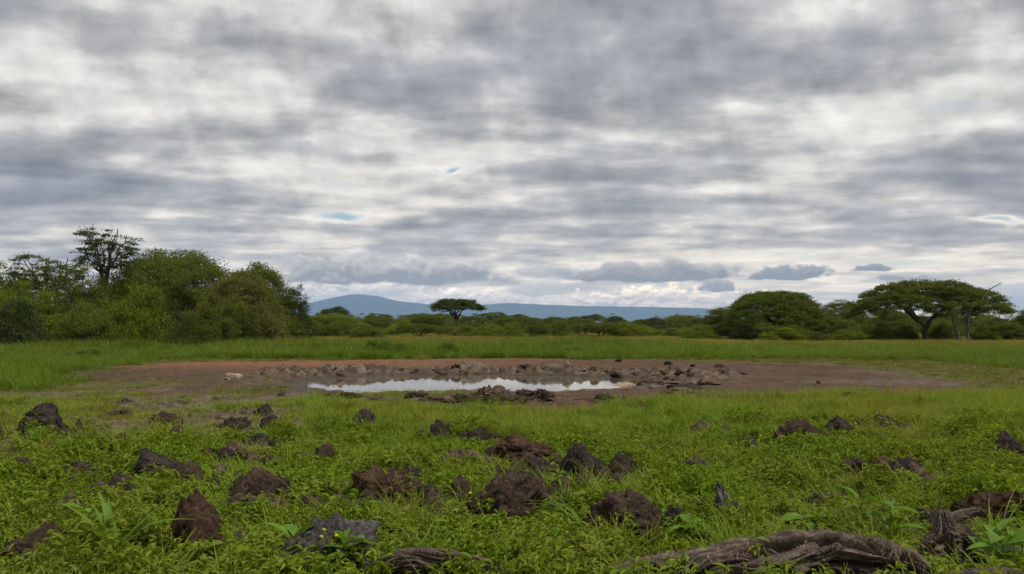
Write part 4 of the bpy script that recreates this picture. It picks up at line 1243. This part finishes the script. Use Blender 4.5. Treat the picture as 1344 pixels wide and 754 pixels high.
def leaf_shape(L, Wd, fold=0.25, droop=0.3):
    """a pointed leaf blade lying along +x, folded on its midrib: 6 quads"""
    xs = np.array([0, 0.25, 0.55, 0.8, 1.0]) ; ws = np.array([0.10, 0.82, 1.0, 0.62, 0.03])
    V = []
    for x_, w_ in zip(xs, ws):
        z = -droop * x_ * x_ * L
        V += [(x_ * L, -w_ * Wd / 2, z + fold * w_ * Wd / 2), (x_ * L, 0, z), (x_ * L, w_ * Wd / 2, z + fold * w_ * Wd / 2)]
    F = []
    for q in range(4):
        F += [(3 * q, 3 * q + 3, 3 * q + 4, 3 * q + 1), (3 * q + 1, 3 * q + 4, 3 * q + 5, 3 * q + 2)]
    return np.array(V), np.array(F)

def rot_mat(yaw, pitch, roll):
    cyw, syw, cp, sp, cr_, sr = math.cos(yaw), math.sin(yaw), math.cos(pitch), math.sin(pitch), math.cos(roll), math.sin(roll)
    Rz = np.array([[cyw, -syw, 0], [syw, cyw, 0], [0, 0, 1]])
    Ry = np.array([[cp, 0, -sp], [0, 1, 0], [sp, 0, cp]])
    Rx = np.array([[1, 0, 0], [0, cr_, -sr], [0, sr, cr_]])
    return Rz @ Ry @ Rx

def herb_mesh(name, seed, n_stem, hgt, Ll, Lw, mat, per=6):
    rg = np.random.default_rng(seed)
    g = Geo()
    LV, LF = leaf_shape(1, 1)
    for s in range(n_stem):
        a = rg.uniform(0, 6.28); sp = rg.uniform(0.1, 0.9) * hgt
        b0 = np.array([rg.normal() * 0.04, rg.normal() * 0.04, -0.01])
        tip = b0 + np.array([math.cos(a) * sp, math.sin(a) * sp, hgt * rg.uniform(0.5, 1.0)])
        pth = bez(b0, tip, (0, 0, 0.02), 4, 0.03, rg)
        g.tube(pth, np.linspace(0.0028, 0.0015, 4), 3)
        for q in range(per):
            t = rg.uniform(0.25, 1.0)
            pt = b0 + (tip - b0) * t
            L = Ll * rg.uniform(0.55, 1.25)
            Rm = rot_mat(rg.uniform(0, 6.28), rg.uniform(-0.25, 0.75), rg.normal() * 0.3)
            g.add((LV * np.array([L, L * Lw, L])) @ Rm.T + pt, LF)
    return g.mesh(name, M[mat], False)

def grass_mesh(name, seed, n, rad, hlo, hhi, wid, bend, mat, seg=3, splay=0.5):
    V, F = blade_arrays(n, rad, hlo, hhi, wid, bend, np.random.default_rng(seed), seg, splay)
    return mesh_np(name, V, F, M[mat], False)

BL = np.array(BLOCK)
def free(x, y):
    ok = np.ones(len(x), bool)
    for (bx_, by_, rx, ry) in BL:
        ok &= ((x - bx_) / rx) ** 2 + ((y - by_) / ry) ** 2 > 1
    return ok

rs = np.random.default_rng(99)
def cand(n, y0, y1, half=0.66, pad=2.8):
    """uniform candidates in the wedge of ground that the view and its margins cover"""
    u = rs.uniform(0, 1, int(n))
    y = np.sqrt(y0 ** 2 + u * (y1 ** 2 - y0 ** 2))
    x = rs.uniform(-1, 1, int(n)) * (half * y + pad)
    return x, y

def lay(name, x, y, protos, smin, smax, label, cat, tilt=0.15, idx=None, zs=None, z=None):
    n = len(x)
    s = rs.uniform(smin, smax, n)
    zz = zs if zs is not None else rs.uniform(0.8, 1.25, n)
    z = terrain(x, y) if z is None else z
    return scatter(name, np.stack([x, y, z], 1), np.stack([rs.normal(size=n) * tilt, rs.normal(size=n) * tilt, rs.uniform(0, 6.28, n)], 1),
                   np.stack([s, s, s * zz], 1), rs.integers(0, len(protos), n) if idx is None else idx, [(q, None) for q in protos], label, cat)

# leafy weeds, thickest close in
herbs = [herb_mesh('weed_%d' % i, 400 + i, 10, (0.09, 0.12, 0.08, 0.15, 0.11)[i], (0.036, 0.048, 0.030, 0.055, 0.026)[i], (0.42, 0.34, 0.5, 0.24, 0.6)[i], 'herb', 8) for i in range(5)]
x, y = cand(40000, 4.0, 13.5)
patch = fbm(x * 0.55, y * 0.55, None, 3, 71)
gap = sstep(-0.38, 0.0, fbm(x * 1.9, y * 1.9, None, 3, 72))
pr = np.clip(1.05 - 0.55 * sstep(8.0, 13.5, y) + 0.45 * patch, 0.05, 1) * (1 - 0.94 * worn_mask(x, y)) * (0.05 + 0.95 * gap)
kk = (rs.uniform(0, 1, len(x)) < pr) & free(x, y)
hsv = np.clip(1.1 + 1.0 * fbm(x * 1.5, y * 1.5, None, 3, 74), 0.45, 2.0)
lay('leafy_weeds', x[kk], y[kk], herbs, 0.7, 1.35, 'low carpet of bright green leafy weeds among the clods', 'weeds', 0.2, zs=hsv[kk])
tallh = [herb_mesh('tall_weed_%d' % i, 410 + i, 7, (0.26, 0.22, 0.30)[i], (0.050, 0.062, 0.044)[i], (0.36, 0.42, 0.3)[i], 'herb', 10) for i in range(3)]
x, y = cand(1500, 4.5, 13.5)
pr = np.clip(0.35 + 0.8 * fbm(x * 0.7, y * 0.7, None, 3, 76), 0, 1)
kk = (rs.uniform(0, 1, len(x)) < pr) & free(x, y)
lay('taller_weeds', x[kk], y[kk], tallh, 0.6, 1.2, 'scattered taller leafy weeds standing over the low carpet', 'weeds', 0.2)
# fresh fine grass
gr = [grass_mesh('tuft_%d' % i, 420 + i, 46, 0.10, 0.07, (0.20, 0.24, 0.17, 0.28)[i], 0.0075, 0.75, 'grass', 3, 0.5) for i in range(4)]
x, y = cand(40000, 4.0, 20.5)
patch = fbm(x * 0.4, y * 0.4, None, 3, 73)
midl = np.exp(-(((x + 1.2) / 2.6) ** 2 + ((y - 11.5) / 4.5) ** 2)) * 0.5
pr = np.clip(0.30 + 0.66 * sstep(8.5, 13.0, y) + 0.60 * patch + midl, 0.03, 1) * (0.25 + 0.75 * sstep(-0.45, 0.0, fbm(x * 1.9, y * 1.9, None, 3, 72))) * (1 - 0.96 * worn_mask(x, y)) * (1 - bare_mask(x, y))
kk = (rs.uniform(0, 1, len(x)) < pr) & free(x, y)
xx, yy = x[kk], y[kk]
lush = sstep(9, 14, yy) * sstep(-7.5, -2.5, xx)
lay('fresh_grass', xx, yy, gr, 0.75, 1.3, 'fresh fine green grass between the clods and the waterhole', 'grass', 0.15, zs=rs.uniform(0.7, 1.2, len(xx)) * (0.5 + 0.57 * lush))
ng_ = [grass_mesh('blade_tuft_%d' % i, 430 + i, 22, 0.07, 0.10, (0.26, 0.32, 0.22)[i], 0.0115, 0.9, 'grass', 4, 0.6) for i in range(3)]
x, y = cand(7000, 4.2, 15)
pr = np.clip(0.45 + 0.7 * fbm(x * 0.8, y * 0.8, None, 3, 78), 0, 1) * (1 - 0.7 * worn_mask(x, y))
kk = (rs.uniform(0, 1, len(x)) < pr) & free(x, y)
lay('coarse_grass', x[kk], y[kk], ng_, 0.7, 1.25, 'coarse grass blades growing through the leafy weeds', 'grass', 0.2)
# dull thin turf on worn and side ground
du = [grass_mesh('thin_tuft_%d' % i, 440 + i, 40, 0.13, 0.04, 0.12, 0.007, 0.8, 'dull', 2, 0.7) for i in range(3)]
x, y = cand(26000, 9, 41, 0.72, 2)
n1_ = fbm(x * 0.5, y * 0.5, None, 3, 75)
wmk, bmk = worn_mask(x, y), bare_mask(x, y)
side = sstep(0.55, 0.2, bmk) * sstep(16.5, 20, y)
leftside = sstep(-3, -6, x) * sstep(13, 16, y)
pr = np.clip(0.30 * wmk + 0.9 * np.maximum(side, leftside * 0.8) + 0.25 * n1_, 0, 1) * (1 - 0.97 * bmk) * (1 - 0.78 * wmk)
kk = (rs.uniform(0, 1, len(x)) < pr) & free(x, y) & (terrain(x, y) > WATER_Z + 0.05)
lay('thin_turf', x[kk], y[kk], du, 0.8, 1.4, 'thin yellowing turf on the trampled ground beside the waterhole', 'grass', 0.15)
# medium grass at both sides of the bare earth
md_ = [grass_mesh('side_tuft_%d' % i, 450 + i, 50, 0.17, 0.12, 0.36, 0.010, 0.6, 'tall', 3, 0.4) for i in range(3)]
x, y = cand(26000, 19.5, 43, 0.72, 2)
bmk = bare_mask(x, y)
lefty = sstep(-12.5, -15.5, x + (y - 30) * 0.25) * sstep(20, 24, y)
righty = sstep(17, 21, x) * sstep(24, 30, y) * 0.8
edge = sstep(38.5, 41.5, y)
pr = np.clip(np.maximum.reduce([lefty, righty, edge * 0.9]), 0, 1) * (1 - bmk) ** 2
kk = rs.uniform(0, 1, len(x)) < pr
lay('side_grass', x[kk], y[kk], md_, 0.8, 1.35, 'medium green grass at the sides of the bare earth', 'grass', 0.12)
# the tall belt
ta_ = [grass_mesh('tall_tuft_%d' % i, 460 + i, 60, 0.34, 0.30, (0.66, 0.75, 0.58)[i], 0.020, 0.45, 'tall', 3, 0.35) for i in range(3)]
tb_ = [grass_mesh('straw_tuft_%d' % i, 470 + i, 60, 0.36, 0.30, (0.66, 0.74)[i], 0.018, 0.35, 'straw', 3, 0.3) for i in range(2)]
x, y = cand(15000, 40, 62, 0.72, 4)
pr = (1 - bare_mask(x, y)) ** 2
pt_ = fbm(x * 0.10, y * 0.22, None, 3, 81)
kk = (rs.uniform(0, 1, len(x)) < pr)
x, y, pt_ = x[kk], y[kk], pt_[kk]
strawp = np.clip(0.05 + 0.7 * sstep(46, 60, y) * (0.7 + 0.6 * pt_) + 0.1 * sstep(5, 25, x), 0, 0.85)
ix = np.where(rs.uniform(0, 1, len(x)) < strawp, rs.integers(3, 5, len(x)), rs.integers(0, 3, len(x)))
hs = (0.62 + 0.38 * sstep(40, 48, y)) * (1 + 0.30 * fbm(x * 0.25, y * 0.25, None, 2, 83)) * (1 - 0.42 * sstep(2, 20, x))
lay('tall_grass', x, y, ta_ + tb_, 0.85, 1.3, 'belt of tall green grass behind the waterhole', 'grass', 0.1, ix, hs)
x, y = cand(24000, 62, 125, 0.70, 4)
pt_ = fbm(x * 0.06, y * 0.12, None, 3, 85)
strawp = np.clip(0.66 + 0.45 * pt_ + 0.12 * sstep(0, 25, x), 0.08, 0.9)
ix = np.where(rs.uniform(0, 1, len(x)) < strawp, rs.integers(3, 5, len(x)), rs.integers(0, 3, len(x)))
hs = 0.44 * (1 + 0.22 * fbm(x * 0.15, y * 0.15, None, 2, 87)) * (1 - 0.45 * sstep(2, 25, x))
lay('straw_grass', x, y, ta_ + tb_, 1.0, 1.6, 'yellowing seeded grass reaching to the foot of the bushes', 'grass', 0.1, ix, hs)
# dry blades and stalks
dr = [grass_mesh('dry_tuft_%d' % i, 480 + i, 7, 0.08, 0.08, 0.26, 0.0045, 1.1, 'dead', 4, 0.8) for i in range(3)]
x, y = cand(4200, 4.6, 19)
pr = np.clip(0.45 + 0.5 * worn_mask(x, y) + 0.4 * fbm(x * 0.6, y * 0.6, None, 2, 91), 0, 1) * (1 - bare_mask(x, y))
kk = (rs.uniform(0, 1, len(x)) < pr) & free(x, y)
lay('dry_blades', x[kk], y[kk], dr, 0.7, 1.3, 'scattered dry straw coloured blades among the weeds', 'dry grass', 0.3)

# ================================================================== single plants
LV0, LF0 = leaf_shape(1, 1, 0.22, 0.35)
def leaf_obj_mesh(name, mat, fold=0.22, droop=0.35):
    V, F = leaf_shape(1, 1, fold, droop)
    return mesh_np(name, V, F, M[mat], True)
LM = {m_: leaf_obj_mesh('leaf', m_) for m_ in ('plant', 'plant_yellow')}
def broad_plant(px, py, hpx, n, leafpx, aspect, mat, label, seed, name='broad_leaved_plant', flower=0, up=0.5):
    x, y = ground_hit(px, py)
    z = gz(x, y)
    rg = np.random.default_rng(seed)
    h = hpx / FPX * y * 1.1; L = leafpx / FPX * y * 1.05
    t = link(name, None, None, (x, y, z), 0)
    tag(t, label, 'plant')
    tip = np.array([rg.normal() * 0.03, rg.normal() * 0.03, h])
    g = Geo(); pth = bez((0, 0, -0.02), tip, (0.01, 0, 0), 6, 0.02, rg)
    g.tube(pth, np.linspace(0.006, 0.003, 6), 6)
    link('stem', g.mesh('stem', M[mat]), t)
    for k in range(n):
        tt = 0.25 + 0.75 * (k + 0.5) / n
        pt = pth[0] + (pth[-1] - pth[0]) * tt
        o = link('leaf', LM[mat], t, pt)
        l = L * rg.uniform(0.7, 1.2)
        o.scale = (l, l * aspect * rg.uniform(0.85, 1.15), l)
        o.rotation_euler = (rg.normal() * 0.25, -(up * rg.uniform(0.5, 1.6)) , k * 2.4 + rg.normal() * 0.3)
    for k in range(flower):
        a = rg.uniform(0, 6.28)
        tp = tip + np.array([math.cos(a) * 0.06, math.sin(a) * 0.06, rg.uniform(0.02, 0.07)])
        g = Geo(); g.tube(bez(tip, tp, (0, 0, 0.02), 4, 0.02, rg), 0.002, 4)
        link('flower_stalk', g.mesh('flower_stalk', M[mat]), t)
        V, F = ico(2)
        V = V * (1 + 0.25 * vnoise(V[:, 0] * 4, V[:, 1] * 4, V[:, 2] * 4, seed + k))[:, None] * np.array([0.013, 0.013, 0.011])
        link('bud', mesh_np('bud', V, F, M['flower'], True), t, tp)
    return t

broad_plant(384, 760, 36, 7, 42, 0.42, 'plant', 'broad leaved seedling with upright pointed leaves before the dark grey boulder', 1, up=0.7)
broad_plant(432, 768, 34, 4, 20, 0.4, 'plant_yellow', 'small weed with yellow buds in front of the dark grey boulder', 2, flower=3)
broad_plant(262, 762, 36, 8, 28, 0.5, 'plant_yellow', 'yellowish leafy plant in front of the pointed red clod', 3)
broad_plant(455, 770, 40, 7, 34, 0.55, 'plant', 'lobed green weed between the dark grey boulder and the curved driftwood', 4)
broad_plant(508, 690, 22, 5, 22, 0.6, 'plant', 'round leaved weed below the smooth domed clod', 5)
broad_plant(602, 690, 26, 4, 16, 0.5, 'plant_yellow', 'weed with one yellow bud before the hollow', 6, flower=1)
broad_plant(1075, 700, 18, 6, 26, 0.45, 'plant', 'spreading weed with long oval leaves behind the twisted log', 7, up=0.3)
broad_plant(1062, 700, 18, 5, 30, 0.4, 'plant', 'flat leaved weed resting against the twisted log', 8, up=0.2)
broad_plant(1318, 762, 60, 9, 44, 0.5, 'plant', 'lush broad leaved plant beside the jagged stump', 9)
broad_plant(1345, 755, 54, 9, 34, 0.5, 'plant', 'tall broad leaved plant next to the red soil ridge', 10)
broad_plant(1172, 715, 48, 8, 32, 0.42, 'plant', 'bright leafy plant growing against the log beside the stump', 11)
broad_plant(1130, 690, 30, 7, 28, 0.4, 'plant', 'bright low plant behind the thickest part of the twisted log', 12)
broad_plant(70, 735, 40, 8, 34, 0.45, 'plant', 'large leaved weed beside the crumbly brown clod', 13)
broad_plant(110, 720, 42, 8, 32, 0.4, 'plant', 'leafy weed between the crumbly brown clod and the wide bladed grass', 14)
broad_plant(720, 735, 26, 7, 24, 0.45, 'plant', 'leafy weed in front of the large dark brown clod', 15)
broad_plant(905, 715, 26, 7, 26, 0.45, 'plant', 'leafy weed beside the big square brown clod', 16)
broad_plant(1000, 650, 20, 6, 22, 0.45, 'plant', 'leafy weed behind the leaning grey stone', 17)

def blade_mesh(seed, bend, w=0.06, seg=8):
    t = np.linspace(0, 1, seg + 1)
    out = 0.12 * t + bend * t ** 2
    z = t * (1 - 0.30 * bend * t) - 0.02
    if bend > 0.8: z = t - 0.55 * bend * t ** 2.6
    ww = w * np.minimum(1, 0.55 + 1.2 * t) * (1 - t ** 2.4) / 2 + 0.001
    V, F = [], []
    for q in range(seg + 1):
        V += [(out[q], ww[q], z[q] + ww[q] * 0.4), (out[q], 0, z[q]), (out[q], -ww[q], z[q] + ww[q] * 0.4)]
    for q in range(seg):
        F += [(3 * q, 3 * q + 1, 3 * q + 4, 3 * q + 3), (3 * q + 1, 3 * q + 2, 3 * q + 5, 3 * q + 4)]
    return np.array(V), np.array(F)
def grass_clump(px, py, hpx, n, w, label, seed, mat='plant', bend=(0.2, 1.0), name='grass_clump', lean=None, seedhead=False):
    x, y = ground_hit(px, py)
    h = hpx / FPX * y
    rg = np.random.default_rng(seed)
    t = link(name, None, None, (x, y, gz(x, y)), 0)
    tag(t, label, 'grass clump')
    for k in range(n):
        b_ = rg.uniform(*bend)
        V, F = blade_mesh(k, b_, w)
        o = link('blade', mesh_np('blade', V, F, M[mat], True), t, (rg.normal() * 0.02, rg.normal() * 0.02, 0))
        hh_ = h * rg.uniform(0.65, 1.12)
        o.scale = (hh_, hh_, hh_)
        o.rotation_euler = (0, 0, (lean + rg.normal() * 0.35) if lean is not None else k * 2.4 + rg.normal() * 0.4)
    return t
grass_clump(150, 752, 100, 10, 0.14, 'clump of wide bladed grass near the pointed red clod', 1, bend=(0.15, 1.0))
grass_clump(50, 600, 34, 26, 0.05, 'bright grass clump in front of the overgrown dark clod', 2, bend=(0.1, 0.6))
grass_clump(765, 705, 78, 11, 0.035, 'long bladed grass leaning over the hollow by the large dark brown clod', 3, bend=(0.7, 1.3), lean=2.6)
grass_clump(795, 672, 40, 14, 0.04, 'grass clump with splayed blades below the black boulder', 4, bend=(0.5, 1.2))
grass_clump(545, 692, 60, 4, 0.07, 'pale upright grass stalk beside the smooth domed clod', 5, bend=(0.02, 0.2), mat='plant_yellow')
grass_clump(1050, 606, 34, 16, 0.05, 'grass clump with pale drooping blades over the brown clod', 6, bend=(0.7, 1.4))
grass_clump(345, 662, 26, 12, 0.05, 'small grass clump beside the two lobed clod', 7, bend=(0.3, 1.1))
grass_clump(200, 645, 24, 12, 0.06, 'grass clump growing under the overhanging clod', 8, bend=(0.5, 1.2))
grass_clump(1258, 752, 46, 8, 0.09, 'young grass blades sprouting before the jagged stump', 9, bend=(0.2, 0.9), mat='plant_yellow')
grass_clump(1050, 758, 26, 8, 0.09, 'short grass sprouting in front of the twisted log', 10, bend=(0.2, 0.9), mat='plant_yellow')
grass_clump(545, 745, 60, 14, 0.03, 'thin arching dry grass above the curved driftwood', 11, bend=(0.7, 1.3), mat='dead')
grass_clump(1205, 540, 40, 34, 0.03, 'tallest fresh grass clump near the small black clod', 12, bend=(0.1, 0.7), mat='grass')
grass_clump(1145, 560, 40, 30, 0.03, 'fresh grass clump beside the upright dark clod', 13, bend=(0.1, 0.7), mat='grass')
grass_clump(165, 655, 40, 12, 0.04, 'arching grass clump behind the small reddish clod', 14, bend=(0.5, 1.3))
grass_clump(690, 612, 24, 10, 0.04, 'dry grass growing on the broad reddish clod', 15, bend=(0.4, 1.2), mat='dead')
